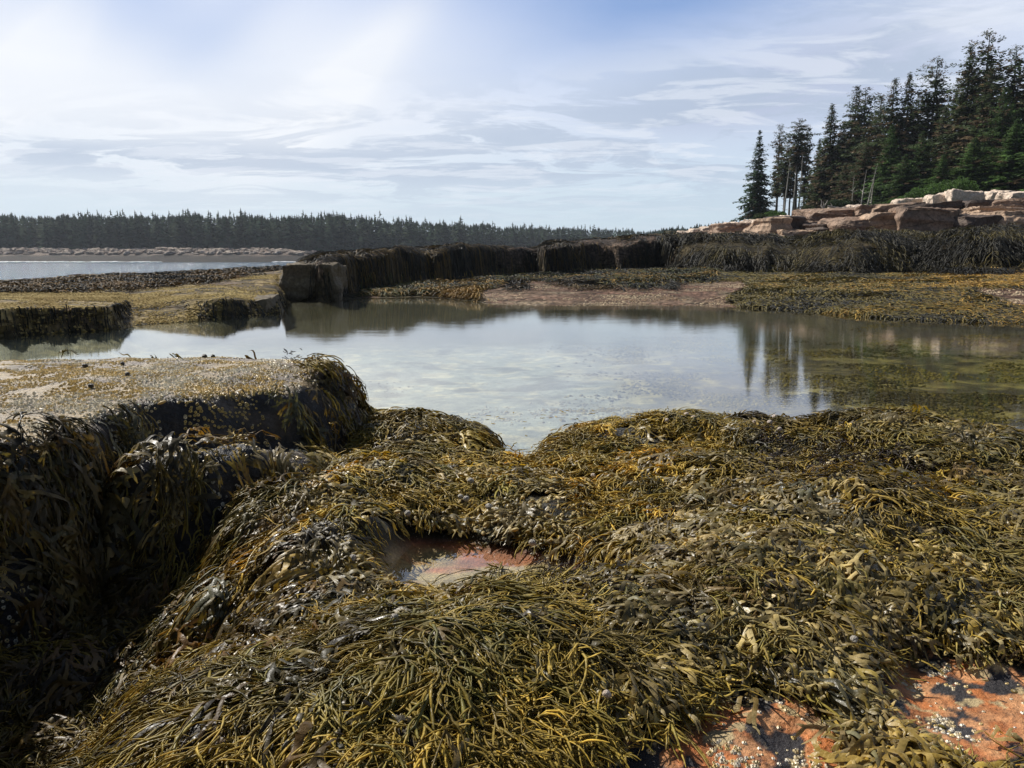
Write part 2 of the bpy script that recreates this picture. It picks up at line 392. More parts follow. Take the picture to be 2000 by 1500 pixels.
def sheet(name, T, us, ks, keep, mat, colf):
    X = AG[us][:, None]*YG[ks][None, :]; Y = np.broadcast_to(YG[ks][None, :], X.shape)
    Z = T[np.ix_(us, ks)]
    nu, nk = X.shape
    V = np.stack([X, Y, Z], -1).reshape(-1, 3)
    idx = np.arange(nu*nk).reshape(nu, nk)
    F = np.stack([idx[:-1, :-1], idx[1:, :-1], idx[1:, 1:], idx[:-1, 1:]], -1)
    K = keep(X, Y, Z); Kf = (K[:-1, :-1] | K[1:, :-1] | K[1:, 1:] | K[:-1, 1:]) if K.dtype == bool else None
    if isinstance(Kf, np.ndarray): F = F[Kf]
    F = F.reshape(-1, 4)
    used, inv = np.unique(F.ravel(), return_inverse=True)
    V = V[used]; F = inv.reshape(-1, 4)
    c = colf(V[:, 0], V[:, 1], V[:, 2])
    o = npmesh(name, V, F, mat, c); return o
def sheetr(name, T, us, ks, regf, r, mat, colf=ground_colors):
    """faces are given to exactly one region by the value at their first corner"""
    X = AG[us][:, None]*YG[ks][None, :]; Y = np.broadcast_to(YG[ks][None, :], X.shape)
    Z = T[np.ix_(us, ks)]
    nu, nk = X.shape
    V = np.stack([X, Y, Z], -1).reshape(-1, 3)
    idx = np.arange(nu*nk).reshape(nu, nk)
    F = np.stack([idx[:-1, :-1], idx[1:, :-1], idx[1:, 1:], idx[:-1, 1:]], -1)
    F = F[regf(X, Y, Z)[:-1, :-1] == r].reshape(-1, 4)
    if len(F) == 0: return None
    used, inv = np.unique(F.ravel(), return_inverse=True)
    V = V[used]; F = inv.reshape(-1, 4)
    return npmesh(name, V, F, mat, colf(V[:, 0], V[:, 1], V[:, 2]))
iu = np.r_[np.arange(0, 325, 6), np.arange(325, 980, 1), np.arange(980, 1300, 6)]
kA = np.arange(0, int(math.log(13/Y0)/KY)+2, 1)                     # near rows
kB = np.arange(kA[-1], int(math.log(130/Y0)/KY)+2, 1)
k290, k325 = int(math.log(285/Y0)/KY), int(math.log(330/Y0)/KY)
kC = np.r_[np.arange(kB[-1], k290, 6), np.arange(k290, k325), np.arange(k325, NY, 6)]
def regA(X, Y, Z):
    ys = np.interp(X, SHX, SHY)
    return np.where((Y > ys) & (Y > 3.6), 1, 0)
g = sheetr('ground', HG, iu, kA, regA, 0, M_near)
tag(g, 'wet dark and orange bedrock under the foreground seaweed', 'ground', kind='structure')
iuc = iu[::2]
def regB(X, Y, Z):
    u = X/Y/.992*FPX+1000
    r = np.where((Z < -.02) & (Y < 24), 1, 2)                       # pool floor / middle shelf
    r = np.where((r == 2) & (u < 558) & (Y < 60), 3, r)
    # ledge walls: steep step with its top
    r = np.where((r == 2) & (Z > .62) & (u >= 558) & (u < 1310) & (Y < 60), 4, r)
    r = np.where((r == 2) & (Z > .80) & (u >= 1310) & (Z < 2.1) & (Y < 60), 5, r)
    r = np.where((r == 2) & (Y > 44), 6, r)
    return r
kAB = np.r_[kA[:-1], kB]
pb = sheetr('pool_bed', HG, iuc, np.arange(int(math.log(3.6/Y0)/KY), kB[-1]+1), lambda X, Y, Z: np.where(Y < 13.2, regA(X, Y, Z), np.where(regB(X, Y, Z) == 1, 1, 0))*np.where((Y >= 9) & (regB(X, Y, Z) != 1), 0, 1), 1, M_near)
tag(pb, 'pale and olive floor of the tide pool under clear water', 'pool floor', kind='structure')
kB9 = np.arange(int(math.log(9/Y0)/KY), kB[-1]+1)
def rb(k): return lambda X, Y, Z: np.where(((Y < 9)), 0, regB(X, Y, Z))
for r, nm, lab, cat in [(2, 'rock_shelf', 'pink and weedy flat rock shelf at the far edge of the pool', 'rock shelf'),
                        (3, 'rock_ledge', 'low yellow barnacled rock ledge between the pool and the sea', 'rock ledge'),
                        (4, 'rock_ridge', 'dark weed-hung rock ridge behind the pool', 'rock ridge'),
                        (5, 'rock_terrace', 'weed-covered rock terrace below the brown cliff', 'rock terrace'),
                        (6, 'hillside', 'sloping brown shore rock rising to the spruce trees', 'hillside')]:
    o = sheetr(nm, HG, iuc, kB9, rb(0), r, M_mid)
    tag(o, lab, cat, kind='structure')
o = sheetr('terrain', HG, iuc, kC, lambda X, Y, Z: np.zeros(X.shape), 0, M_mid)
tag(o, 'far shore land and sea floor', 'terrain', kind='structure')

# ------------------------------------------------------------------ left boulder (relief object) and its barnacles
N = NT('boulder_rock'); p = N.pos()
n1 = N.noise(5, 7, .65, p); n2 = N.noise(45, 5, .6, p); n3 = N.noise(16, 5, .7, p)
c = N.mix(1, attr(N), N.ramp(n1, [(.3, .6), (.7, 1.4)]), 'MULTIPLY')
c = N.mix(1, c, N.ramp(n2, [(.3, .6), (.7, 1.4)]), 'MULTIPLY')
h = N.math('ADD', N.math('MULTIPLY', n3, .6), N.math('MULTIPLY', n2, .4))
M_boulder = N.done(N.bsdf(c, .42, .4, N.bump(h, 1., .035)))
def boulder_col(x, y, z):
    d = sdpoly(x, y, P1)
    n = fbm(x*4, y*4, 141, 4)[..., None]
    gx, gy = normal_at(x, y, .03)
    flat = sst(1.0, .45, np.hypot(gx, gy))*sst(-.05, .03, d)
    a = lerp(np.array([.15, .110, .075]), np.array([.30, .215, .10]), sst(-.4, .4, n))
    b = lerp(np.array([.022, .019, .017]), np.array([.085, .066, .048]), sst(-.1, .5, fbm(x*9, y*9+z*7, 143, 4))[..., None])  # near-black on faces off the flat top, their shadow painted into the colour
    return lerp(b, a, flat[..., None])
def regR(X, Y, Z):
    G = HG[np.ix_(iu, kR)]
    return (Z > G-.12).astype(int)
kR = np.arange(0, near8)
o = sheetr('barnacled_boulder', HR, iu, kR, regR, 1, M_boulder, boulder_col)  # mesh also holds the added out-of-view mass that casts shade
tag(o, 'large flat-topped boulder crusted with yellow barnacles, left of the pool outlet', 'boulder')

# ------------------------------------------------------------------ generic strand builder
def tubes(Pts, Rad, flat, cols, sides=4):
    """Pts (N,K,3), Rad (N,K), cols (N,K,3) -> V, F, C"""
    n, k, _ = Pts.shape
    T = np.empty_like(Pts); T[:, 1:-1] = Pts[:, 2:]-Pts[:, :-2]; T[:, 0] = Pts[:, 1]-Pts[:, 0]; T[:, -1] = Pts[:, -1]-Pts[:, -2]
    T /= np.linalg.norm(T, axis=2, keepdims=True)+1e-9
    S = np.stack([T[..., 1], -T[..., 0], np.zeros_like(T[..., 0])], -1)
    S /= np.linalg.norm(S, axis=2, keepdims=True)+1e-6
    Uv = np.cross(S, T)
    tw = flat['tw'][:, None, None] if 'tw' in flat else 0
    S2 = S*np.cos(tw)+Uv*np.sin(tw); U2 = -S*np.sin(tw)+Uv*np.cos(tw)
    th = np.arange(sides)*2*np.pi/sides
    V = Pts[:, :, None, :] + Rad[:, :, None, None]*(S2[:, :, None, :]*np.cos(th)[None, None, :, None] + U2[:, :, None, :]*(np.sin(th)*flat['f'])[None, None, :, None])
    idx = np.arange(n*k*sides).reshape(n, k, sides)
    a = idx[:, :-1, :]; b = idx[:, 1:, :]
    F = np.stack([a, np.roll(a, -1, 2), np.roll(b, -1, 2), b], -1).reshape(-1, 4)
    C = np.repeat(cols[:, :, None, :], sides, 2).reshape(-1, 3)
    return V.reshape(-1, 3), F, C
class Acc:
    def __init__(s): s.V = []; s.F = []; s.C = []; s.n = 0
    def add(s, V, F, C):
        s.V.append(V); s.F.append(F+s.n); s.C.append(C); s.n += len(V)
    def build(s, name, mat, smooth=True):
        return npmesh(name, np.concatenate(s.V), np.concatenate(s.F), mat, np.concatenate(s.C), smooth)
def flow(x, y, rs, jit, gk=1.4, cam=.55, seed=200, swirl=1.5, scale=1.5):
    gx, gy = normal_at(x, y, .05*np.maximum(y/3, 1))
    an = swirl*fbm(x*scale, y*scale, seed, 3)+swirl*.5*fbm(x*scale*2.5, y*scale*2.5, seed+9, 2)
    gk = gk*(1+1.5*np.minimum(np.hypot(gx, gy), 3))
    dx = -gx*gk+cam*np.sin(an); dy = -gy*gk-cam*np.cos(an)
    a = np.arctan2(dy, dx)+rs.normal(0, jit, x.shape)
    return a
def walk(x, y, ang, L, K, off0, offm, off1, rs, curl=.25, turn=.35, wig=.0):
    """follow the relief; L (N,), returns (N,K,3), headings"""
    n = len(x); P = np.empty((n, K, 3)); st = L/(K-1)
    t = np.linspace(0, 1, K); cu = rs.normal(0, curl, n)
    x = x.copy(); y = y.copy(); a = ang.copy(); A = np.empty((n, K))
    ph = rs.rand(n)*6.28
    for k in range(K):
        gx, gy = normal_at(x, y, .02*np.maximum(y/2.5, 1))
        z = Hat(x, y)
        nn = np.sqrt(1+gx*gx+gy*gy)
        tt = t[k]
        off = lerp(off0, offm, np.sin(np.pi*min(tt*1.0, 1)))*1.0 if False else off0*(1-tt)**2+2*offm*tt*(1-tt)+off1*tt**2
        P[:, k, 0] = x-gx/nn*off; P[:, k, 1] = y-gy/nn*off; P[:, k, 2] = z+off/nn
        A[:, k] = a
        a2 = a+wig*np.sin(ph+tt*9)+wig*rs.normal(0, .9, n)
        dx, dy = np.cos(a2), np.sin(a2)
        s = gx*dx+gy*dy
        h = st/np.sqrt(1+np.minimum(s*s, 30))
        x = x+dx*h; y = np.maximum(y+dy*h, .75)
        g = np.hypot(gx, gy)
        dn = np.arctan2(-gy, -gx)
        df = (dn-a+np.pi) % (2*np.pi)-np.pi
        a = a+df*np.clip(g*turn, 0, .5)+cu*(1.0/(K-1))
    return P, A
PAL = {'olive': (.150, .116, .020), 'gold': (.40, .272, .040), 'green': (.085, .092, .022), 'grey': (.100, .106, .068), 'dark': (.018, .016, .009),
       'brown': (.080, .042, .014), 'tan': (.36, .28, .13), 'red': (.05, .022, .018), 'orange': (.25, .11, .018)}
PAL = {k: np.array(v)*(1.0 if k in ('dark', 'red', 'orange') else 1.45) for k, v in PAL.items()}
def mixcol(w):                     # dict name -> (N,) weights
    tot = sum(w.values())+1e-6
    return sum(PAL[k]*(v/tot)[:, None] for k, v in w.items())

def bare(x, y):                    # 1 where no seaweed is rooted on the near side
    ys = np.interp(x, SHX, SHY)
    b = sst(-.03, .10, y-ys)
    b = np.maximum(b, sst(-.07, -.01, sdpoly(x, y, PUD)+.05*fbm(x*9, y*9, 517, 2)))
    b = np.maximum(b, OR(x, y)*.84)
    d1 = sdpoly(x, y, P1)
    rt = sst(-.02, .07, d1+.08*fbm(x*5, y*5, 523, 2))*(1-sst(-1.45, -1.12, x-.25*(y-4))*.95)
    b = np.maximum(b, rt)
    # bare dark recess and ridge on the boulder
    b = np.maximum(b, 1.0*np.exp(-((x+1.38)/.30)**2-((y-3.50)/.18)**2))
    b = np.maximum(b, .95*np.exp(-((x+1.12)/.26)**2-((y-3.30-.55*(x+1.12))/.10)**2))
    b = np.maximum(b, sst(-.12, .0, sdpoly(x, y, OCC)))
    lf = sst(-.78, -1.0, x)*sst(-1.75, -1.55, x)*sst(2.85, 3.05, y+.3*fbm(x*3, y*3, 516, 2))*sst(4.9, 4.2, y)      # boulder flanks: weed in hanging clumps with bare rock between
    b = np.maximum(b, lf*np.clip(.15+1.1*sst(-.10, .35, fbm(x*3.3+.8*y, y*1.9, 515, 3)), 0, .97))
    return b

# species weights by place (picture column/row of the root)
def zone(u, v):
    def g(cu, cv, ru, rv): return np.exp(-(((u-cu)/ru)**2+((v-cv)/rv)**2))
    fu = 1.3*g(1750, 1180, 420, 190)+1.2*g(1420, 1120, 200, 130)+1.2*g(1250, 1480, 200, 60)+1.3*g(1650, 1400, 330, 120)+1.1*g(1000, 1010, 170, 75) \
        + 1.5*g(600, 740, 130, 70)+1.2*g(150, 1050, 330, 260)+1.2*g(500, 960, 150, 130)+1.2*g(560, 1190, 200, 90)+.9*g(870, 840, 90, 50)+1.0*g(1950, 900, 110, 60)
    moss = 1.4*g(330, 1440, 130, 70)+1.2*g(1640, 930, 130, 40)+1.0*g(1490, 880, 40, 20)+1.1*g(1130, 1170, 60, 40)+.8*g(1330, 1230, 50, 30)+.8*g(560,700,20,20)
    asc = .75+0*u
    return asc, fu, moss
def PT(x, y): return .30+.70*sst(.02, .30, -np.maximum(sdpoly(x, y, PUD), np.maximum(sdpoly(x, y, ORP[0]), sdpoly(x, y, ORP[1]))))
def clearpath(P):
    x, y = P[..., 0], P[..., 1]
    o = np.maximum(OR(x, y), sst(-.06, .0, sdpoly(x, y, PUD))).mean(1)
    return rs.rand(len(P)) > sst(.04, .30, o)*.985
rs = RS(5)
def roots(n, ylo=1.05, yhi=5.6, amax=.98, pw=.55):
    y = (ylo**pw+(yhi**pw-ylo**pw)*rs.rand(n))**(1/pw)
    a = rs.uniform(-amax, amax, n)
    x = a*y
    return x, y
def tufts(nt, per, sd_, jit, sp, **kw):
    tx, ty = roots(nt)
    k = (rs.rand(nt) > bare(tx, ty)) & (rs.rand(nt) > .9*sst(-.08, -.36, fbm(tx*3.9, ty*3.9, 521, 3))*(ty < 4.0)); tx, ty = tx[k], ty[k]; nt = len(tx)
    ta = flow(tx, ty, rs, jit, **kw)
    cnt = rs.randint(int(per*.4), int(per*1.6), nt)
    T = np.repeat(np.arange(nt), cnt); n = len(T)
    x = tx[T]+rs.normal(0, sd_, n); y = ty[T]+rs.normal(0, sd_, n)
    return x, y, ta[T]+rs.normal(0, sp, n), T, nt
def shade_noise(x, y, s, f=2.2): return fbm(x*f, y*f, s, 3)

# ---- knotted rockweed
def rockweed(nroot):
    A = Acc()
    x, y, ang, T, nt = tufts(nroot//22, 33, .035, .42, .36)
    tone = rs.rand(nt, 8)[T]; toff = rs.rand(nt)[T]*.055
    u, v = proj(x, y, Hat(x, y))
    asc, fu, mo = zone(u, v)
    keep = (rs.rand(len(x)) > bare(x, y)) & (rs.rand(len(x)) < asc/(asc+fu*1.9+mo*.8))
    x, y, u, v, ang, tone, toff = [q[keep] for q in (x, y, u, v, ang, tone, toff)]; n = len(x)
    lod = np.clip(y/2.4, .75, 2)**.55
    L = rs.uniform(.08, .24, n)*np.where(y > 3.2, .8, 1.0)*(.75+.7*tone[:, 7])*(1+.35*sst(1100, 1250, v)*sst(1500, 1200, u))
    thick = .030+.035*sst(-.3, .5, shade_noise(x, y, 211, 3))
    thick = thick*PT(x, y); o0 = toff*PT(x, y)+rs.uniform(0, .5, n)*thick; om = o0*.8+rs.uniform(.2, 1., n)*thick*1.3; o1 = rs.uniform(0, .9, n)*thick+toff*.4
    K = 13
    P, AA = walk(x, y, ang, L, K, o0, om, o1, rs, 1.2, .25, .30)
    kp = clearpath(P); P, AA, x, y, u, v, L, lod, tone = [q[kp] for q in (P, AA, x, y, u, v, L, lod, tone)]; n = len(x)
    t = np.linspace(0, 1, K)[None, :]
    w = rs.uniform(.0017, .0044, n)*lod
    bl = np.exp(-((((t*rs.uniform(2, 4.2, n)[:, None]+rs.rand(n)[:, None]) % 1)-.5)/.13)**2)
    big = rs.uniform(.4, 1.3, n)[:, None]
    Rr = w[:, None]*(1-.55*t**2)*(1+bl*big)*(1-.75*(t > .97))
    s1 = shade_noise(x, y, 221, 1.6); s2 = shade_noise(x, y, 223, 5)
    q = tone**3
    W = {'olive': .55*q[:, 0]+.10, 'gold': .8*q[:, 1]*sst(-.35, .3, s1)+.9*np.exp(-((u-1150)/260)**2-((v-950)/90)**2)*tone[:, 1]+.6*np.exp(-((u-1250)/200)**2-((v-1330)/130)**2)*tone[:, 1]+.5*np.exp(-((u-700)/300)**2-((v-1460)/60)**2),
         'green': .7*q[:, 2], 'grey': .7*q[:, 3]*sst(.5, -.3, s1), 'dark': 1.0*q[:, 4]+.4*sst(900, 850, v)*tone[:, 4]+.8*np.exp(-((u-1650)/220)**2-((v-900)/60)**2), 'brown': .35*q[:, 5]}
    W['dark'] = W['dark']+.8*sst(430, 250, u)  # strands darkened at the left, the boulder's shade put into their colour
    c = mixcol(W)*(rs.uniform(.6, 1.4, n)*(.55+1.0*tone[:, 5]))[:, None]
    tipg = lerp(PAL['gold'], c*2., (.25+.6*tone[:, 6])[:, None])*rs.uniform(.6, 1.2, n)[:, None]
    cc = c[:, None, :]*(1-.55*t[..., None]**1.5)+tipg[:, None, :]*(.55*t[..., None]**1.5)
    cc = cc*(1+.25*bl[..., None])
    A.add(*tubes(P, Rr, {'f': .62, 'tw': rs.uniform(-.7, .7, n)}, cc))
    # side branchlets
    for b in range(6):
        kk = rs.randint(3, K-1, n); sel = rs.rand(n) < np.where(y < 3.3, .95, .55)
        i = np.where(sel)[0]; p = P[i, kk[i]]; hd = AA[i, kk[i]]+np.where(rs.rand(len(i)) < .5, 1, -1)*rs.uniform(.3, .9, len(i))
        off = p[:, 2]-Hat(p[:, 0], p[:, 1])
        off = np.clip(off, 0, .08)
        Lb = rs.uniform(.02, .085, len(i)); k2 = 5
        Pb, _ = walk(p[:, 0], p[:, 1], hd, Lb, k2, off, off+rs.uniform(-.004, .018, len(i)), off+rs.uniform(-.015, .02, len(i)), rs, .6, .25)
        Pb += (p-Pb[:, 0])[:, None, :]
        tb = np.linspace(0, 1, k2)[None, :]
        Rb = (w[i]*.85)[:, None]*(np.sin(np.pi*(.18+.74*tb))**.8)*rs.uniform(.7, 1.5, len(i))[:, None]
        cb = lerp(cc[i, kk[i]][:, None, :], tipg[i][:, None, :], .25+.4*tb[..., None])
        A.add(*tubes(Pb, Rb, {'f': .6}, cb, 3))
    return A.build('rockweed', M_weed)
# ---- flat forked wrack
def frond_template(r):
    """flat dichotomous frond: list of segments in (s,t) with widths; length 1"""
    V = []; Fq = []
    def seg(s0, t0, a, L, w0, w1, depth, lift):
        m = 4
        base = len(V)
        bend = r.uniform(-.35, .35)
        s, t_, aa = s0, t0, a
        for i in range(m+1):
            f = i/m
            w = lerp(w0, w1, f)
            if depth == 0: w = w0*(1.15*math.sin(math.pi*(.28+.62*f))) if i < m else w0*.25
            cs, sn = math.cos(aa), math.sin(aa)
            V.append((s-sn*w, t_+cs*w, 0)); V.append((s, t_, .35*w)); V.append((s+sn*w, t_-cs*w, 0))
            if i < m:
                s += cs*L/m; t_ += sn*L/m; aa += bend/m
        for i in range(m):
            b = base+3*i
            Fq.append((b, b+1, b+4, b+3)); Fq.append((b+1, b+2, b+5, b+4))
        if depth > 0:
            sp = r.uniform(.35, .6)
            for sg in (1, -1):
                if depth <= 2 and r.rand() < .12: continue
                seg(s, t_, aa+sg*sp*r.uniform(.7, 1.3), L*r.uniform(.62, .95), w1*.92, w1*r.uniform(.75, 1.05), depth-1, 0)
    seg(0, 0, 0, .30, .014, .030, 3, 0)
    V = np.array(V); V[:, :2] /= max(V[:, 0].max(), .01); V[:, 2] /= 1
    return V, np.array(Fq)
def wrack(nroot, name='bladder_wrack'):
    A = Acc()
    x, y, ang, T, nt = tufts(nroot//16, 18, .03, .7, .5, gk=1.6, cam=.45, seed=330, swirl=2.6, scale=2.2)
    tone = rs.rand(nt, 9)[T]; toff = rs.rand(nt)[T]*.05
    u, v = proj(x, y, Hat(x, y))
    asc, fu, mo = zone(u, v)
    keep = (rs.rand(len(x)) > bare(x, y)) & (rs.rand(len(x)) < np.clip(fu*1.1, .10, 1)) & (rs.rand(len(x)) > mo*.5)
    x, y, u, v, ang, tone, toff = [q[keep] for q in (x, y, u, v, ang, tone, toff)]; n = len(x)
    L = rs.uniform(.08, .19, n)*np.where(v > 1380, 1.25, 1)
    thick = .035+.03*sst(-.3, .5, shade_noise(x, y, 311, 3))
    off = (rs.uniform(.1, 1, n)*thick*.8+toff)*PT(x, y)
    s1 = shade_noise(x, y, 321, 2.2)
    q = tone**3
    left = sst(760, 560, u)
    W = {'olive': .5*q[:, 0]+.08, 'gold': .5*q[:, 1]*sst(-.3, .3, s1)+.8*sst(1380, 1470, v)*sst(1500, 1800, u)*tone[:, 1], 'grey': .8*q[:, 2], 'dark': 1.2*q[:, 3]+.35*left+.9*sst(430, 250, u)*(v > 840)+.8*sst(.1, .5, -s1)*tone[:, 3],  # extra dark fronds at the left paint in the shade there
         'brown': .7*q[:, 4]+.3*left*tone[:, 4], 'tan': .7*q[:, 5]*(u > 800)+.35*tone[:, 5]*np.exp(-((u-1500)/200)**2-((v-1110)/90)**2), 'orange': .8*left*q[:, 6]}
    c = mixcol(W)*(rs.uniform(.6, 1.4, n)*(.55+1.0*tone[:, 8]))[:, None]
    tips = np.where((tone[:, 7] < .55)[:, None], PAL['tan'], np.where((tone[:, 7] < .75)[:, None], PAL['gold'], c))*rs.uniform(.5, 1.2, n)[:, None]
    tips = np.where((left > .5)[:, None]&(rs.rand(n) < .6)[:, None], c*1.2, tips)
    TP = [frond_template(RS(900+i)) for i in range(9)]
    which = rs.randint(0, 9, n)
    for ti, (TV, TF) in enumerate(TP):
        i = np.where(which == ti)[0]
        if len(i) == 0: continue
        m = len(TV); Li = L[i][:, None]
        s = TV[None, :, 0]*Li; t_ = TV[None, :, 1]*Li*rs.uniform(.6, 1.25, len(i))[:, None]
        # curl the whole frond sideways
        cu = rs.uniform(-2.6, 2.6, len(i))[:, None]
        t_ = t_+cu*s*s
        a = ang[i][:, None]
        gx, gy = normal_at(x[i], y[i], .04)
        # step foreshortened on slopes
        sl = np.cos(a)*gx[:, None]+np.sin(a)*gy[:, None]
        h = s/np.sqrt(1+sl*sl)
        px = x[i][:, None]+np.cos(a)*h-np.sin(a)*t_; py = y[i][:, None]+np.sin(a)*h+np.cos(a)*t_
        gx2, gy2 = normal_at(px, py, .03); nn = np.sqrt(1+gx2**2+gy2**2)
        S = s/Li
        ph = rs.rand(len(i))[:, None]*6.28
        o = off[i][:, None]*(1-.3*S)+.028*np.sin(S*3.0)*rs.uniform(-.2, 1.2, len(i))[:, None]+.007*np.sin(S*13+ph+t_*90)+TV[None, :, 2]*Li*.8
        P = np.stack([px-gx2/nn*o, py-gy2/nn*o, Hat(px, py)+o/nn], -1)
        kp = clearpath(P); i = i[kp]; P = P[kp]; S = S[kp]
        C = lerp(c[i][:, None, :], tips[i][:, None, :], (sst(.55, 1., S)*.75)[..., None])
        F = (TF[None]+(np.arange(len(i))*m)[:, None, None]).reshape(-1, 4)
        A.add(P.reshape(-1, 3), F, C.reshape(-1, 3))
    return A.build(name, M_weed)
# ---- swollen tips (air bladders and receptacles) of the wrack
def ellipsoids(c, ax, L, W, Hh, col, A, ns=7, nr=5):
    th = np.linspace(0, 2*np.pi, ns, endpoint=False); ph = np.linspace(.12, np.pi-.12, nr)
    s = -np.cos(ph)[:, None]*np.ones(ns); a = np.sin(ph)[:, None]*np.cos(th); b = np.sin(ph)[:, None]*np.sin(th)
    n = len(c)
    up = np.tile([0, 0, 1.], (n, 1)); sd = np.cross(ax, up); sd /= np.linalg.norm(sd, axis=1)[:, None]+1e-9; up = np.cross(sd, ax)
    V = c[:, None, None, :]+(L[:, None, None]*s)[..., None]*ax[:, None, None, :]+(W[:, None, None]*a)[..., None]*sd[:, None, None, :]+(Hh[:, None, None]*b)[..., None]*up[:, None, None, :]
    m = ns*nr; idx = np.arange(m).reshape(nr, ns)
    F = np.stack([idx[:-1], np.roll(idx[:-1], -1, 1), np.roll(idx[1:], -1, 1), idx[1:]], -1).reshape(-1, 4)
    F = (F[None]+(np.arange(n)*m)[:, None, None]).reshape(-1, 4)
    A.add(V.reshape(-1, 3), F, np.repeat(col, m, 0))
def bladders(nroot):
    A = Acc(); x, y = roots(nroot, 1.4, 4.6)
    u, v = proj(x, y, Hat(x, y))
    def g(cu, cv, ru, rv): return np.exp(-(((u-cu)/ru)**2+((v-cv)/rv)**2))
    w = 1.3*g(1000, 1010, 130, 55)+.9*g(1460, 1080, 150, 80)+.7*g(1420, 1260, 60, 50)+.8*g(1640, 1120, 120, 40)+.5*g(1930, 910, 60, 40)+.03
    clump = fbm(x*9, y*9, 401, 2)
    k = (rs.rand(len(x)) < w*sst(-.2, .3, clump)) & (rs.rand(len(x)) > bare(x, y))
    x, y = x[k], y[k]; n = len(x)
    a = flow(x, y, rs, .7, 1.5, .4, 330, 2.6, 2.2)
    z = Hat(x, y)+rs.uniform(.035, .07, n)
    ax = np.stack([np.cos(a), np.sin(a), rs.uniform(-.5, .5, n)], -1); ax /= np.linalg.norm(ax, axis=1)[:, None]
    L = rs.uniform(.008, .018, n)*(y/2.6)**.4; W = L*rs.uniform(.4, .62, n)
    c = lerp(PAL['tan'], PAL['olive'], rs.rand(n)[:, None])*rs.uniform(.6, 1.25, n)[:, None]
    ellipsoids(np.stack([x, y, z], -1), ax, L, W, W*.8, c, A)
    return A.build('wrack_bladders', M_weed)
def moss(nroot):
    A = Acc(); x, y = roots(nroot, 1.3, 5)
    u, v = proj(x, y, Hat(x, y)); _, _, mo = zone(u, v)
    k = (rs.rand(len(x)) < mo*.8) & (rs.rand(len(x)) > bare(x, y)); x, y = x[k], y[k]; n = len(x)
    off = rs.uniform(.01, .065, n)+.02*sst(-.2, .4, fbm(x*9, y*9, 411, 2))
    L = rs.uniform(.02, .045, n)
    P, _ = walk(x, y, rs.uniform(0, 6.28, n), L, 5, off, off+rs.uniform(-.01, .02, n), off+rs.uniform(-.02, .02, n), rs, 3., 0)
    c = lerp(PAL['red'], PAL['dark'], rs.rand(n)[:, None])*rs.uniform(.4, 1.3, n)[:, None]
    A.add(*tubes(P, np.full((n, 5), .0016)*(y/2.2)[:, None]**.5, {'f': 1}, np.repeat(c[:, None, :], 5, 1), 3))
    return A.build('red_moss_weed', M_weed)
QD = 1.15
tag(rockweed(int(75000*QD)), 'olive and golden knotted rockweed strands draped over the foreground', 'seaweed', kind='stuff')
tag(wrack(int(60000*QD)), 'broad flat forked wrack fronds, greyish olive to tan, over boulder and foreground', 'seaweed', kind='stuff')
tag(bladders(int(60000*QD)), 'tan swollen air bladders among the forked wrack', 'seaweed bladders', kind='stuff')
tag(moss(int(160000*QD)), 'fuzzy dark reddish brown tufts of fine seaweed', 'seaweed', kind='stuff')

# ------------------------------------------------------------------ barnacles
def barnacles(name, x, y, Tn, rad, col, mat, hk=.55):
    n = len(x); z = look(Tn, x, y); e = .02
    gx = (look(Tn, x+e, y)-look(Tn, x-e, y))/(2*e); gy = (look(Tn, x, y+e)-look(Tn, x, y-e))/(2*e)
    nn = np.stack([-gx, -gy, np.ones(n)], -1); nn /= np.linalg.norm(nn, axis=1)[:, None]
    s = np.cross(nn, np.tile([0., 1, 0], (n, 1))); s /= np.linalg.norm(s, axis=1)[:, None]; t = np.cross(nn, s)
    th = np.arange(6)*np.pi/3
    V = []
    ph = rs.rand(n)[:, None]*6.28
    for rr, hh in ((1.05, -.25), (.92, .25), (.5, 1.), (.3, .45)):
        rj = rr*(1+rs.uniform(-.15, .15, (n, 6)))
        V.append(np.stack([x, y, z], -1)[:, None, :]+(rad[:, None]*rj*np.cos(th+ph))[..., None]*s[:, None, :]+(rad[:, None]*rj*np.sin(th+ph))[..., None]*t[:, None, :]+(rad*hh*hk)[:, None, None]*nn[:, None, :])
    V = np.stack(V, 1); idx = np.arange(24).reshape(4, 6)
    F = np.stack([idx[:-1], np.roll(idx[:-1], -1, 1), np.roll(idx[1:], -1, 1), idx[1:]], -1).reshape(-1, 4)
    F = (F[None]+(np.arange(n)*24)[:, None, None]).reshape(-1, 4)
    return npmesh(name, V.reshape(-1, 3), F, mat, np.repeat(col, 24, 0), False)
N = NT('barnacle_shell'); c = N.mix(1, attr(N), N.ramp(N.noise(90, 3, .6, N.pos()), [(.3, .75), (.7, 1.2)]), 'MULTIPLY')
M_barn = N.done(N.bsdf(c, .4, .5)); M_crust = M_barn.copy(); M_crust.name = 'barnacle_crust'
bs_ = [q for q in M_crust.node_tree.nodes if q.type == 'BSDF_PRINCIPLED'][0]; bs_.inputs['Roughness'].default_value = .85; bs_.inputs['Specular IOR Level'].default_value = .15
n = 60000; x = rs.uniform(-3.6, -.85, n); y = rs.uniform(2.3, 5.0, n)
d = sdpoly(x, y, P1); gx, gy = normal_at(x, y, .03)
cl = fbm(x*3.2, y*3.2, 501, 3)+.7*fbm(x*11, y*11, 503, 2)
prob = sst(-.45, .10, cl)*sst(.0, .06, d)*sst(1.2, .4, np.hypot(gx, gy))
prob = np.maximum(prob, .55*sst(0, .4, fbm(x*7, y*7, 507, 2))*(x > -2.2))
k = rs.rand(n) < prob; x, y = x[k], y[k]; m = len(x)
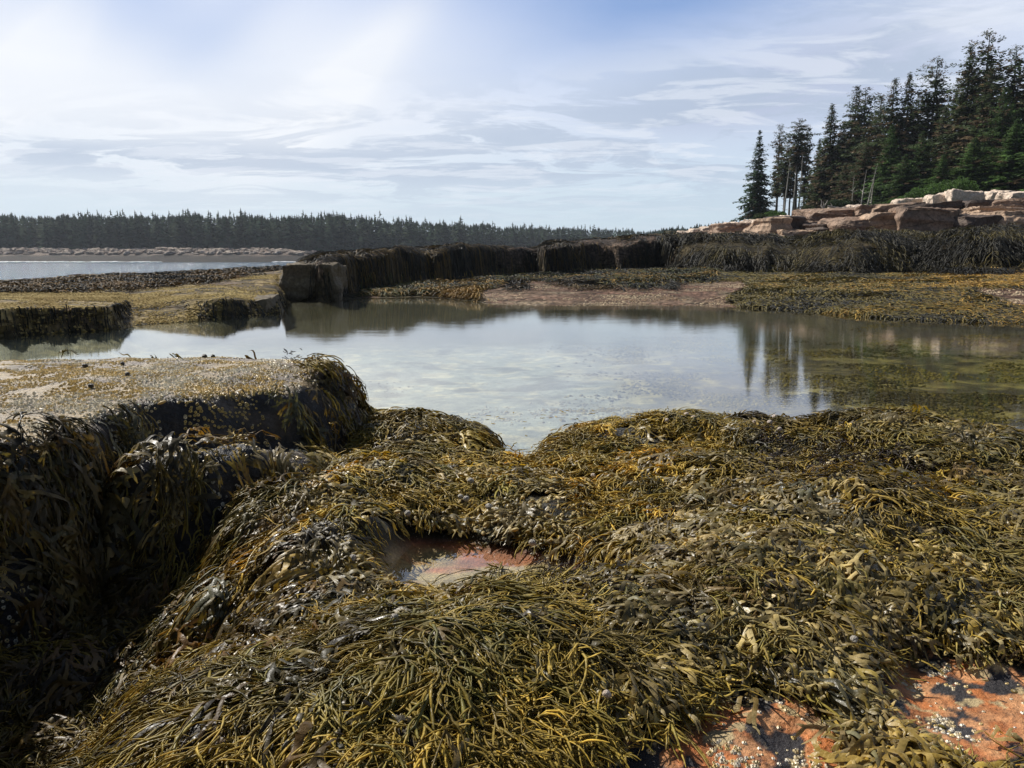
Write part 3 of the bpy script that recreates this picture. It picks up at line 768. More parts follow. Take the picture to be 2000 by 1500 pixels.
cc = lerp(np.array([.72, .52, .17]), np.array([.84, .77, .60]), sst(-.3, .4, fbm(x*5, y*5, 505, 3)+rs.uniform(-.4, .4, m))[:, None])*rs.uniform(.6, 1.15, m)[:, None]
tag(barnacles('barnacles', x, y, HT, rs.uniform(.004, .0095, m), cc, M_barn), 'yellow and white barnacles crusting the flat top of the left boulder', 'barnacles', kind='stuff')
n = 26000; x = rs.uniform(0, 2.1, n); y = rs.uniform(1.2, 2.3, n)
k = rs.rand(n) < OR(x, y)*np.maximum(.05, sst(.12, .45, fbm(x*11, y*11, 511, 3))); x, y = x[k], y[k]; m = len(x)
cc = lerp(np.array([.62, .45, .16]), np.array([.75, .70, .60]), rs.rand(m)[:, None])*rs.uniform(.7, 1.1, m)[:, None]
tag(barnacles('barnacles', x, y, HT, rs.uniform(.003, .0075, m), cc, M_barn), 'white and pale yellow barnacles dotted over the orange rock', 'barnacles', kind='stuff')

# ------------------------------------------------------------------ periwinkles
SN = [(899,968),(910,973),(955,988),(796,1002),(1128,904),(1159,926),(919,938),(1217,977),(1185,1353),(771,1205),(492,1023),(574,1013),(175,1493),(367,1365),
      (1503,823),(1523,836),(1355,814),(1341,808),(1302,819),(1513,812),(1475,822),(1669,1247),(1180,1010),(690,1090),(715,1170),(1040,1060)]
SND = [(166,713),(240,708),(249,728),(177,752),(416,693),(399,694)]
def shell_mesh(name, mat):
    bm = bmesh.new(); rows = []
    NR, NS = 14, 14
    for i in range(NR+1):
        f = i/NR
        z = lerp(-.75, 1.15, f)
        r = math.sqrt(max(0, 1-((f-.36)/.66)**2)) if f > .36 else math.sqrt(max(0, 1-((.36-f)/.37)**2))
        r = max(r, .02)
        row = []
        for j in range(NS):
            a = j/NS*2*math.pi
            wv = 1+.07*math.sin((f*3.2-j/NS)*2*math.pi)
            row.append(bm.verts.new((r*wv*math.cos(a), r*wv*math.sin(a), z)))
        rows.append(row)
    for i in range(NR):
        for j in range(NS):
            bm.faces.new((rows[i][j], rows[i][(j+1) % NS], rows[i+1][(j+1) % NS], rows[i+1][j]))
    bm.faces.new(rows[0][::-1]); bm.faces.new(rows[-1])
    # the flared mouth of the shell
    mt = bmesh.ops.create_icosphere(bm, subdivisions=2, radius=.55)['verts']
    for w in mt: w.co = Vector((w.co.x*.9+.62, w.co.y*.9, w.co.z*1.15-.42))
    me = bpy.data.meshes.new(name); bm.to_mesh(me); bm.free()
    for p in me.polygons: p.use_smooth = True
    me.materials.append(mat); return me
M_sh = [mat_simple('shell_grey', (.42, .38, .32), .4, 2.5, .3, .03, .5), mat_simple('shell_pale', (.62, .50, .40), .4, 2.5, .3, .03, .5), mat_simple('shell_dark', (.035, .032, .03), .4, 2.5, .3, .03, .5)]
me_s = [shell_mesh('periwinkle', m) for m in M_sh]
def snail(u, v, k, label, group, lift):
    x, y, z = pick(u, v+3, up=lift)
    o = bpy.data.objects.new('periwinkle', me_s[k]); COL.objects.link(o)
    s = rs.uniform(.0085, .0125)*(1+.12*(y-2))
    o.scale = (s, s, s); o.location = (x, y, float(Hat(x, y))+lift)
    o.rotation_euler = (rs.uniform(.7, 1.6), rs.uniform(-.4, .4), rs.uniform(0, 6.28))
    tag(o, label, 'snail', group)
for i, (u, v) in enumerate(SN):
    k = 1 if i in (4, 5, 7, 12, 8) or 14 <= i <= 20 else 0
    snail(u, v, k, ['small round grey periwinkle shell lying in the foreground seaweed', 'small pale pinkish periwinkle shell lying in the foreground seaweed'][k],
          ['grey periwinkles among the seaweed', 'pale periwinkles among the seaweed'][k], .075)
for i, (u, v) in enumerate(SND):
    snail(u, v, 2, 'small dark periwinkle on top of the barnacled boulder', 'dark periwinkles on the boulder', .008)
# loose weed floating at the outlet
def floating():
    A = Acc(); n = 420
    cx = np.where(rs.rand(n) < .6, -.14, .20)+rs.normal(0, .07, n); cy = 4.25+rs.normal(0, .22, n)
    s = rs.rand(n) < .12; cx = np.where(s, rs.uniform(-.4, .6, n), cx); cy = np.where(s, rs.uniform(4.7, 5.8, n), cy)
    a = rs.uniform(0, 6.28, n); L = rs.uniform(.015, .05, n); K = 4
    t = np.linspace(0, 1, K)
    P = np.stack([cx[:, None]+np.cos(a)[:, None]*L[:, None]*t, cy[:, None]+np.sin(a)[:, None]*L[:, None]*t, np.full((n, K), .001)], -1)
    k = Hat(cx, cy) < -.02
    c = lerp(PAL['gold'], PAL['olive'], rs.rand(n)[:, None])
    A.add(*tubes(P[k], np.full((k.sum(), K), .0045), {'f': .3}, np.repeat(c[k][:, None, :], K, 1), 4))
    return A.build('floating_weed', M_weed)
tag(floating(), 'scraps of golden weed floating at the narrow pool outlet', 'seaweed', kind='stuff')

# ------------------------------------------------------------------ weed on the far ledges
def farweed(name, n, ufn, label, pal, Lr, wr, jit=.5, thick=.08, gk=2., seed=0, yr=(10, 60), ur=(-100, 2100), K=6, cam=.25):
    r = RS(700+seed)
    u = r.uniform(ur[0], ur[1], n); y = np.exp(r.uniform(math.log(yr[0]), math.log(yr[1]), n))
    x = (u-1000)/FPX*.992*y; z = Hat(x, y); uu, vv = proj(x, y, z)
    k = r.rand(n) < ufn(x, y, z, uu, vv); x, y = x[k], y[k]; uu = uu[k]; vv = vv[k]; n = len(x)
    ang = flow(x, y, r, jit, gk, cam, 700+seed, 2.0, .5)
    sc = (y/25)**.7
    L = r.uniform(*Lr, n)*sc; o = r.uniform(0, 1, n)*thick*(1+.8*fbm(x/1.2, y/1.2, 713, 2))
    P, _ = walk(x, y, ang, L, K, o, o+r.uniform(0, .7, n)*thick, o*.5, r, .8, .35)
    t = np.linspace(0, 1, K)[None, :]
    w = r.uniform(*wr, n)*sc
    s1 = fbm(x/2.2, y/1.4, 720+seed, 4)+r.uniform(-.5, .5, n)
    c = pal(s1, x, y, uu, vv, r)*r.uniform(.55, 1.4, n)[:, None]
    A = Acc(); A.add(*tubes(P, w[:, None]*(1-.6*t**2), {'f': .4}, np.repeat(c[:, None, :], K, 1), 3))
    o = A.build(name, M_weedfar); tag(o, label, 'seaweed', kind='stuff'); return o
def STEEP(x, y): return np.clip(.10+.30*np.hypot(*normal_at(x, y, .12)), 0, 1)
def stepmask(y, z, lo, hi): return (z > lo) & (z < hi)
D_, G_, O_, B_, GR = PAL['dark'], PAL['gold']*np.array([.72, .62, .7]), PAL['olive']*.75, PAL['brown'], PAL['green']*.8
# hanging weed: left ridge
farweed('hanging_weed', 210000, lambda x, y, z, u, v: ((u > 600) & (u < 1315) & (z > .2) & (y < 45))*(.04+.96*sst(-.25, .1, fbm(x/1.1, z/.8, 731, 3)))*STEEP(x, y)*sst(580, 640, u),
        'dark brown weed hanging down the rock ridge behind the pool', lambda s, x, y, u, v, r: lerp(D_*1.5, B_*.9+O_*.5, sst(-.2, .8, s)[:, None]),
        (.2, .6), (.012, .024), .35, .12, 5, 1, (20, 44), (590, 1330))
farweed('hanging_weed', 420000, lambda x, y, z, u, v: ((u > 1290) & (z > .5) & (z < 2.12) & (y < 46))*np.where(z > 1.9, .8*sst(-.4, .3, fbm(x/2, y/2, 733, 3)), .05+.95*sst(-.30, -.02, fbm(x/1.6, z/.7, 737, 3)))*STEEP(x, y),
        'long dark olive weed combed down over the terrace edge below the cliff', lambda s, x, y, u, v, r: lerp(D_*1.3, O_*.8, sst(-.1, .9, s+.25*(v < 480))[:, None]),
        (.22, .65), (.011, .024), .62, .26, 4, 2, (22, 44), (1270, 2250), 8)
# golden weed flats to the right
farweed('golden_weed', 120000, lambda x, y, z, u, v: ((u > 1380) & (z > -.02) & (z < .72) & (y < 36))*(1-PINK(u, v))*1.0,
        'golden and brown weed matting the flat shelf at the right side of the pool', lambda s, x, y, u, v, r: lerp(lerp(D_*1.5, O_*1.1, sst(-.6, -.1, s)[:, None]), G_*1.1, sst(-.05, .55, s+.5*(u-1800)/400)[:, None]),
        (.18, .45), (.014, .028), .5, .07, 2, 3, (11.5, 33), (1360, 2300))
farweed('golden_weed', 60000, lambda x, y, z, u, v: ((u > 700) & (u < 1400) & (z > .02) & (z < .6) & (y < 38) & (v < 590))*(1-PINK(u, v)),
        'olive weed mounds on the shelf behind the middle of the pool', lambda s, x, y, u, v, r: lerp(lerp(D_*1.5, GR*1.0, sst(-.6, .0, s-.3*(u > 1030))[:, None]), G_*.8, sst(.1, .7, s+.5*np.exp(-((u-900)/80)**2))[:, None]),
        (.18, .45), (.014, .028), .6, .14, 2, 4, (19, 38), (690, 1420))
farweed('brown_weed', 60000, lambda x, y, z, u, v: ((u < 548) & (z > .25) & (y < 34))*sst(-.25, .15, (y-np.interp(u, [0, 215, 425, 540], [16.5, 18.5, 22, 26]))*.25+.9*fbm(x/1.6, y/2.5, 735, 3)),
        'low brown and gold weed along the seaward back of the barnacled ledge', lambda s, x, y, u, v, r: lerp(D_*1.4, lerp(B_, G_, .4)*1.0, sst(-.3, .7, s)[:, None]),
        (.12, .3), (.016, .032), 1., .10, 1, 5, (13, 34), (-250, 560))
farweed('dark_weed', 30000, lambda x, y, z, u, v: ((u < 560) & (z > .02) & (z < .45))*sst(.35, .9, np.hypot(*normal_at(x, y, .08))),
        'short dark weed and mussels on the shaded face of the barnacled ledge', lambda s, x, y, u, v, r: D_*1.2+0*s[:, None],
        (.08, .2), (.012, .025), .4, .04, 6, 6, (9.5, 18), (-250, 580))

def crust(name, n, msk, cols, size, label, seed, ur, yr):
    r = RS(seed); u = r.uniform(ur[0], ur[1], n); y = np.exp(r.uniform(math.log(yr[0]), math.log(yr[1]), n)); x = (u-1000)/FPX*.992*y
    z = Hat(x, y); uu, vv = proj(x, y, z); k = r.rand(n) < msk(x, y, z, uu, vv); x, y, z = x[k], y[k], z[k]; n = len(x)
    a = r.rand(n)*6.28; ax = np.stack([np.cos(a), np.sin(a), 0*a], -1); L = r.uniform(*size, n); A = Acc()
    c = lerp(np.array(cols[0]), np.array(cols[1]), np.clip(.5+fbm(x/.8, y/.8, seed, 3)+r.uniform(-.4, .4, n), 0, 1)[:, None])
    ellipsoids(np.stack([x, y, z], -1), ax, L, L*.8, L*.6, c, A, 5, 3)
    tag(A.build(name, M_crust, False), label, 'barnacles' if 'barn' in name else 'pool growth', kind='stuff')
crust('barnacle_crust', 90000, lambda x, y, z, u, v: ((u < 556) & (z > .0) & (z < .62))*sst(-.35, .25, fbm(x/.9, y/.9, 801, 4))*.9, [(.30, .21, .065), (.56, .43, .18)], (.012, .035),
      'lumpy yellow barnacle crust over the low ledge at the left of the pool', 31, (-250, 560), (10.5, 24))
crust('barnacle_crust', 50000, lambda x, y, z, u, v: ((z > .0) & (z < .5))*PINK(u, v)*sst(-.1, .4, fbm(x/.9, y/.7, 803, 4))*.9, [(.30, .20, .13), (.60, .48, .32)], (.014, .04),
      'pale barnacles on the pink rock shelf across the pool', 32, (900, 2200), (13, 30))
crust('submerged_weed', 60000, lambda x, y, z, u, v: ((z < -.06) & (y > 4.4))*sst(.02, .24, x/y+.12*fbm(x, y, 815, 3))*sst(-.2, .3, fbm(x*1.3, y*1.3, 811, 4)), [(.060, .045, .014), (.36, .28, .07)], (.008, .035),
      'olive and yellow-green growth on the pool floor under clear water at the right', 33, (950, 2300), (4.3, 14))
crust('submerged_stones', 14000, lambda x, y, z, u, v: ((z < -.06) & (y > 4.))*sst(.2, .02, x/y)*sst(-.1, .4, fbm(x*1.3, y*1.3, 813, 4)), [(.25, .22, .14), (.62, .55, .38)], (.006, .022),
      'pale pebbles and shells on the pool floor near the outlet', 34, (500, 1300), (4.0, 9))
# ------------------------------------------------------------------ angular rocks
def rockbm(sx, sy, sz, seed, cuts=5, rough=.06, round_=0., sub=3, strata=0.):
    r = RS(seed); bm = bmesh.new()
    bmesh.ops.create_cube(bm, size=1)
    for v in bm.verts: v.co = Vector((v.co.x*sx, v.co.y*sy, v.co.z*sz))
    for i in range(cuts):
        d = Vector((r.normal(), r.normal(), abs(r.normal())*.9+.1)).normalized()
        sup = max(v.co.dot(d) for v in bm.verts)
        co = d*sup*r.uniform(.80, .96)
        g = bm.verts[:]+bm.edges[:]+bm.faces[:]
        bmesh.ops.bisect_plane(bm, geom=g, plane_co=co, plane_no=d, clear_outer=True)
        ed = [e for e in bm.edges if e.is_boundary]
        if ed: bmesh.ops.holes_fill(bm, edges=ed, sides=0)
    m = min(sx, sy, sz)
    bmesh.ops.bevel(bm, geom=bm.edges[:], offset=m*(.022+round_), segments=2, affect='EDGES', clamp_overlap=True)
    bmesh.ops.triangulate(bm, faces=bm.faces[:])
    tgt = max(sx, sy, sz)/22
    for it in range(sub+3):
        le = [e for e in bm.edges if e.calc_length() > tgt]
        if not le: break
        bmesh.ops.subdivide_edges(bm, edges=le, cuts=1)
        bmesh.ops.triangulate(bm, faces=[f for f in bm.faces if len(f.verts) > 3])
    bm.normal_update()
    o = Vector((seed*3.7, seed*1.3, 0)); mv = []
    for v in bm.verts:
        q = v.co*(1.6/max(m, .3))
        n = mnoise.fractal(q+o, .8, 2.1, 5)
        st = mnoise.noise(Vector((v.co.x*.25, v.co.y*.25, v.co.z*5/sz))+o)*strata+(.5-abs(mnoise.noise(q*1.7+o)))*rough*.8
        mv.append(v.normal*(n*rough*m+st*m))
    for v, d in zip(bm.verts, mv): v.co += d
    return bm
def block(name, label, cat, u0, u1, vt, vb, y, mat, seed, depth=None, group=None, cuts=5, rot=None, round_=0., rough=.07, strata=.03, par=None, sink=.15):
    zt, zb = zat(vt, y), zat(vb, y)-sink
    w = (u1-u0)/FPX*y*1.0; h = zt-zb; x = xat((u0+u1)/2, y, (zt+zb)/2)
    dp = depth or max(w*.7, h)
    bm = rockbm(w, dp, h, seed, cuts, rough, round_, 3, strata)
    o = bmobj(name, bm, mat, None, smooth=round_ > .1)
    o.location = (x, y+dp/2, (zt+zb)/2); o.rotation_euler.x = RS(seed+6).uniform(-.06, .10); o.rotation_euler.y = RS(seed+7).uniform(-.07, .07); o.rotation_euler.z = rot if rot is not None else RS(seed+5).uniform(-.12, .12)
    return tag(o, label, cat, group)
# barnacled square block at the far left of the pool
M_blk = mat_granite('barnacled_block', (.16, .125, .075), (.05, .04, .03), (.40, .32, .19), 2.2, .35, False)
block('rock_block', 'big square dark block standing at the left end of the rock ridge', 'rock', 550, 655, 520, 589, 20, M_blk, 11, 1.5, cuts=3, rot=.06, sink=.3, rough=.09, strata=.05)
block('rock_block', 'low barnacled rock stub beside the big square block', 'rock', 440, 520, 585, 614, 15.3, M_blk, 12, 1.2, cuts=4, sink=.2)
CB = [ # u0,u1,vt,vb,y,mat,label
 (1300,1350,461,474,62,M_darkrock,'low dark slab at the far left foot of the cliff'),
 (1345,1405,456,472,60,M_brown,'low brown slab second from the left end of the cliff'),
 (1407,1496,440,459,57,M_brown,'long brown block over a tan step, left part of the cliff'),
 (1402,1492,457,475,55,M_tan,'tan step stone under the long brown block at the cliff left'),
 (1495,1524,428,470,50.5,M_tan,'narrow upright tan block with sunlit side, left of the dark speckled block'),
 (1519,1574,424,452,51.5,M_darkrock,'dark speckled square block right of the narrow tan block'),
 (1523,1618,449,472,49.5,M_tan,'broad tan wedge under the dark speckled block'),
 (1578,1618,430,449,52,M_brown,'small broken brown block in the middle gap of the cliff'),
 (1608,1650,437,462,49,M_darkrock,'dark leaning block beside the widest cliff face'),
 (1600,1662,421,437,52.5,M_brown,'flat cracked brown slab above the dark leaning block'),
 (1644,1726,424,472,47.5,M_brown,'tall left half of the widest brown cliff face'),
 (1720,1790,421,471,47.2,M_tan,'tan right half of the widest cliff face'),
 (1786,1882,407,458,45.6,M_brown,'tall rounded brown block speckled with barnacles'),
 (1876,1954,419,452,44.8,M_darkrock,'dark flat-topped block right of the tall rounded block'),
 (1948,2075,416,456,44.6,M_tan,'sunlit tan slab at the right edge of the cliff'),
 (1590,1700,407,421,55,M_brown,'thin layered brown slab in the upper course, left end'),
 (1697,1722,404,424,53.5,M_brown,'small square brown block in the upper course'),
 (1718,1754,401,424,53,M_tan,'pale brown cube in the upper course'),
 (1750,1802,397,423,52.5,M_brown,'wide brown block in the upper course beside the pale cube'),
 (1795,1882,397,412,51.5,M_darkrock,'long dark slab in the upper course over the rounded block'),
 (1872,1924,397,421,51,M_brown,'leaning brown block in the upper course'),
 (1918,1968,390,412,50,M_darkrock,'dark square block in the upper course near the right'),
 (1962,2080,388,412,49.5,M_brown,'long brown block in the upper course at the right edge'),
 (1926,2010,407,422,48.5,M_tan,'thin tan slab between the two courses at the right'),
]
for i, (u0, u1, vt, vb, y, m, lab) in enumerate(CB):
    block('cliff_block', lab, 'rock', u0-7, u1+7, vt-1, vb+5, y, m, 40+i, depth=3.5, cuts=6, strata=.15, rough=.075, rot=RS(i).uniform(-.35, .3), group='granite blocks of the cliff')
BB = [ (1756,1806,388,401,60,'flat pale boulder lying on the cliff below the green shrubs'),
 (1824,1880,381,399,58,'broad pale boulder left of the tallest pale boulder'),
 (1862,1926,373,394,57,'tallest pale boulder on the cliff edge'),
 (1845,1884,377,388,61,'small pale boulder behind the tallest pale boulder'),
 (1932,1966,375,388,60,'small pinkish boulder at the right end of the cliff'),
 (1955,1990,372,386,61,'rounded pinkish boulder behind the large white one'),
 (1968,2040,374,390,56,'large white boulder at the right picture edge'),
 (1455,1476,430,442,62,'small pale boulder nearest the lone conical spruce'),
 (1474,1498,431,443,61,'pale boulder on the brown block below the spruces'),
 (1424,1452,434,444,66,'squat pale boulder left of the brown cliff block'),
 (1398,1428,438,448,67,'pale pink boulder in the middle of the descending row'),
 (1374,1402,443,452,68,'pale boulder with broken side in the descending row'),
 (1350,1378,447,456,70,'low pale boulder in the lower descending row'),
 (1326,1352,452,460,71,'smallest low pale boulder at the end of the descending row'),
 (1530,1552,421,428,62,'pale flat stone under the bare-trunked spruces'),
 (1668,1700,400,408,62,'pale stone beside the bleached log'),
 (1625,1655,405,411,62,'thin pale stone near the bleached stump')]
for i, (u0, u1, vt, vb, y, lab) in enumerate(BB):
    block('pale_boulder', lab, 'boulder', u0, u1, vt, vb+2, y, M_pale, 140+i, cuts=6, round_=.12, rough=.10, strata=.0, depth=1.6, group='pale boulders along the cliff top', sink=.5)

# ------------------------------------------------------------------ spruces
def crown(h, W, base, seed, dens=1., shape='cone', sparse=.0, col=(.028, .045, .020), brown=.3, lean=0., nq=5):
    r = RS(seed); rows = []
    nw = int(50*(1-base)); z0 = base*h
    az_gap = r.rand(12)
    for i in range(nw):
        f = (i+r.rand()*1.2)/nw; f = min(f, .985)
        z = z0+(h-z0)*f
        if shape == 'cone': L = W*(1-f)**.95*(.75+.45*r.rand())+.04
        elif shape == 'pole': L = W*(math.sin(math.pi*(.10+.82*f))**.7)*(.45+.75*r.rand())+.12
        else: L = W*(1-f**2.0)*(.6+.6*r.rand())*(1. if f > .12 else .6+f*3)+.15
        nb = int(8*dens*(1-.3*f))+2
        a0 = r.rand()*6.28
        for b in range(nb):
            if r.rand() < sparse: continue
            a = a0+b*2*math.pi/nb+r.normal(0, .3)
            Lb = L*r.uniform(.55, 1.15)*(.62+.6*az_gap[int((a % 6.283)/6.284*12)])
            up = .55*f**1.5-.14+r.normal(0, .10)
            m = max(3, int(Lb/.19))
            sh = r.uniform(.55, 1.5); isb = r.rand() < brown
            zj = z+r.normal(0, .10)
            for k in range(m):
                rows.append((a, Lb, up, (k+.7*r.rand()+.3)/m, zj, f, sh, isb))
    D = np.repeat(np.array(rows, float), nq, 0); n = len(D)
    a, Lb, up, s_, z, f, sh, isb = D.T
    rad = Lb*s_
    dz = rad*up-.16*Lb*s_*s_+.10*Lb*np.maximum(0, s_-.6)
    ok = z+dz+rad*.8 < h*1.02; a, Lb, up, s_, z, f, sh, isb, rad, dz = [q[ok] for q in (a, Lb, up, s_, z, f, sh, isb, rad, dz)]; n = len(a)
    c0 = np.stack([rad*np.cos(a), rad*np.sin(a), z+dz], -1)+r.normal(0, .06, (n, 3))
    sa = a+r.uniform(-1.3, 1.3, n); l = r.uniform(.22, .50, n)*(1-.76*f*f)*(1.2-.4*s_); wd = l*r.uniform(.25, .50, n); el = r.uniform(-.65, .35, n)
    d = np.stack([np.cos(sa)*np.cos(el), np.sin(sa)*np.cos(el), np.sin(el)], -1)
    sd = np.cross(d, np.stack([r.normal(0, .6, n), r.normal(0, .6, n), np.ones(n)], -1)); sd /= np.linalg.norm(sd, axis=1)[:, None]
    l = l[:, None]; wd = wd[:, None]
    V = np.stack([c0-sd*wd*.5, c0+d*l*.5-sd*wd*.75-[0, 0, .03], c0+d*l, c0+d*l*.55+sd*wd*.75], 1).reshape(-1, 3)
    cb = np.where((isb > .5)[:, None], np.array([.085, .062, .036]), np.array(col))*(sh*r.uniform(.7, 1.3, n))[:, None]
    return V, np.arange(len(V)).reshape(-1, 4), np.repeat(cb*1.7, 4, 0)
def trunk_mesh(h, r0, seed, lean=0., stubs=0, mat=None):
    r = RS(seed); A = Acc(); K = 8; t = np.linspace(0, 1, K)
    P = np.stack([lean*t*h+.04*np.sin(t*5+seed), .05*np.cos(t*4+seed), t*h-.3*(1-t)], -1)[None]
    A.add(*tubes(P, (r0*(1-.9*t))[None], {'f': 1}, np.zeros((1, K, 3)), 7))
    if stubs:
        n = stubs; z = r.uniform(.12, .92, n)*h; a = r.rand(n)*6.28; L = r.uniform(.15, .75, n)*(1-z/h*.6)
        s = np.linspace(0, 1, 4)
        Q = np.stack([lean*z[:, None]+np.cos(a)[:, None]*L[:, None]*s, np.sin(a)[:, None]*L[:, None]*s, z[:, None]+L[:, None]*s*r.uniform(-.2, .9, n)[:, None]], -1)
        A.add(*tubes(Q, .035*(1-.7*s)[None]*np.ones((n, 1)), {'f': 1}, np.zeros((n, 4, 3)), 4))
    V = np.concatenate(A.V); F = np.concatenate(A.F)
    return V, F
PROTO = {}
def proto(kind):
    if kind in PROTO: return PROTO[kind]
    H = 12.
    spec = {
     'cone':   dict(W=2.5, base=.03, shape='cone', sparse=.03, brown=.08, col=(.030, .055, .024)),
     'cone2':  dict(W=2.7, base=.06, shape='cone', sparse=.10, brown=.35, col=(.042, .058, .024)),
     'broad':  dict(W=3.2, base=.04, shape='full', sparse=.10, brown=.35, col=(.040, .056, .024)),
     'broad2': dict(W=3.4, base=.03, shape='full', sparse=.06, brown=.10, col=(.045, .075, .024)),
     'green':  dict(W=3.3, base=.01, shape='cone', sparse=.02, brown=.04, col=(.052, .090, .026)),
     'pole':   dict(W=1.7, base=.35, shape='pole', sparse=.22, brown=.3, col=(.040, .056, .024)),
     'pole2':  dict(W=1.9, base=.50, shape='pole', sparse=.15, brown=.35, col=(.042, .056, .026)),
     'thin':   dict(W=1.2, base=.25, shape='pole', sparse=.42, brown=.5, col=(.055, .066, .038)),
    }[kind]
    sd = 1000+sum(map(ord, kind))
    V, F, C = crown(H, seed=sd, **spec)
    c = npmesh('crown', V, F, M_leaf, C, False)
    tv, tf = trunk_mesh(H*.985, .17, sd, 0, 40 if spec['base'] > .2 else 10)
    t = npmesh('trunk', tv, tf, M_bark, None, True)
    PROTO[kind] = (c, t, H); return PROTO[kind]
TREES = [ # u, v top, y, kind, width factor, label
 (1480,252,104,'cone',1.0,'lone dark conical spruce at the left end of the grove'),
 (1519,241,108,'thin',1.0,'thin wispy spruce just right of the lone conical spruce'),
 (1534,275,106,'pole',.75,'slim spruce with a bare grey lower trunk beside the wispy one'),
 (1556,230,104,'pole2',1.1,'bare-trunked spruce with a dense tuft on top, left group'),
 (1573,246,107,'thin',.9,'half dead grey-green spruce right of the tufted one'),
 (1545,300,110,'pole',.9,'shorter spruce behind the bare grey trunks'),
 (1598,268,98,'cone2',.75,'narrow brownish spruce before the gap in the grove'),
 (1618,200,96,'cone2',1.1,'tall pointed brownish spruce right of the gap'),
 (1643,235,95,'broad',.75,'brown-green spruce with ragged left side'),
 (1664,166,94,'broad',.9,'tall spruce with a blunt ragged double top'),
 (1683,170,93,'pole',1.1,'spruce top leaning against the blunt double top'),
 (1650,320,90,'cone2',.9,'short brown spruce at the foot of the double top'),
 (1712,185,90,'broad',.8,'dark irregular spruce above the white dead trunks'),
 (1737,152,88,'broad',.95,'tall rounded spruce with sparse twigs at its tip'),
 (1765,139,87,'cone2',.95,'slim pointed spruce right of the rounded one'),
 (1738,240,82,'green',.85,'dense fresh green spruce standing in front, centre of the grove'),
 (1787,180,90,'thin',1.1,'see-through spruce between two dense ones'),
 (1815,111,86,'pole',1.15,'tall solitary tufted spruce rising above a notch'),
 (1800,255,80,'broad2',.75,'bushy green spruce below the tall solitary one'),
 (1840,205,82,'cone2',1.0,'brown-green spruce left of the highest trees'),
 (1862,150,82,'broad',.85,'ragged spruce on the left shoulder of the highest trees'),
 (1880,83,80,'cone2',1.05,'very tall pointed spruce, left of the highest tree'),
 (1912,58,79,'pole',1.2,'highest tree, a spruce with a bare upper trunk and tufts'),
 (1925,130,77,'broad',1.05,'broad brown spruce under the highest tree'),
 (1970,87,76,'pole',1.25,'tall spruce with open candelabra top near the right edge'),
 (1955,170,72,'broad2',.8,'wide dark green spruce at the right edge, middle height'),
 (1905,265,70,'green',1.15,'low broad bright green spruce on the cliff at right'),
 (1845,300,72,'green',.8,'small bushy green spruce above the pale boulders'),
 (1985,230,68,'green',1.1,'low dense green spruce in the right corner'),
 (2010,120,74,'broad',.9,'dark spruce cut by the right picture edge'),
 (1770,300,76,'broad2',.8,'squat green spruce at the front of the centre'),
 (1690,275,86,'broad',.75,'dark low spruce behind the white dead trunks'),
 (1590,330,100,'cone',.75,'small dark conical spruce at the gap'),
 (2060,90,76,'cone2',1.2,'pointed spruce just beyond the right edge'),
 (2110,110,72,'broad',1.0,'spruce standing beyond the right edge'),
 (2075,220,64,'green',1.0,'green spruce low beyond the right edge'),
]
for j, (u, vt, y, kind, wf, lab) in enumerate(TREES):
    x = (u-1000)/FPX*.992*y; z = float(Hat(x, y)); x = xat(u, y, z+5)
    hh = zat(vt, y)-z
    c0, t0, H = proto(kind)
    root = bpy.data.objects.new('spruce_tree', None); COL.objects.link(root)
    root.location = (x, y, z-.1); root.rotation_euler.z = RS(j).uniform(0, 6.28)
    wf = wf*{'broad': 1.38, 'green': 1.35, 'broad2': 1.32, 'cone2': 1.28, 'pole': 1.2}.get(kind, 1.1)
    s = hh/H; root.scale = (s*.5*wf+wf*.5, s*.5*wf+wf*.5, s)
    used = PROTO[kind][0].get('used', 0)
    for q in (c0, t0):
        o = q if not used else q.copy()
        if used: COL.objects.link(o)
        o.parent = root
    c0['used'] = 1
    tag(root, lab, 'tree', 'spruces on the shore')
for k in PROTO:
    del PROTO[k][0]['used']
for o in list(COL.objects):
    if 'used' in o: del o['used']
# dead trunks and driftwood
def snag(name, u, vt, y, lean, seed, label, r0=.09, stubs=12, group=None, vb=None):
    x = (u-1000)/FPX*.992*y; z = float(Hat(x, y)); x = xat(u, y, z+1); h = zat(vt, y)-z
    V, F = trunk_mesh(h, r0, seed, lean, stubs)
    o = npmesh(name, V, F, M_dead); o.location = (x, y, z-.05); tag(o, label, 'dead tree', group); return o
snag('dead_trunk', 1680, 330, 80, .12, 1, 'bleached dead trunk leaning right, left of the white trio', group='bleached dead trunks')
snag('dead_trunk', 1692, 318, 80, .20, 2, 'most slanted bleached dead trunk of the white trio', group='bleached dead trunks')
snag('dead_trunk', 1702, 325, 80, .05, 3, 'rightmost upright bleached dead trunk of the white trio', group='bleached dead trunks')
snag('dead_trunk', 1664, 340, 82, .02, 8, 'thin upright grey dead trunk under the double-topped spruce', r0=.07, group='bleached dead trunks')
snag('dead_trunk', 1532, 310, 100, .05, 4, 'grey bare trunk below the slim spruce in the left group', r0=.13, group='grey bare trunks')
snag('dead_trunk', 1549, 325, 100, .02, 5, 'thick grey bare trunk in the middle of the left group', r0=.15, group='grey bare trunks')
snag('dead_trunk', 1559, 300, 100, .03, 6, 'right grey bare trunk of the left group', r0=.13, group='grey bare trunks')
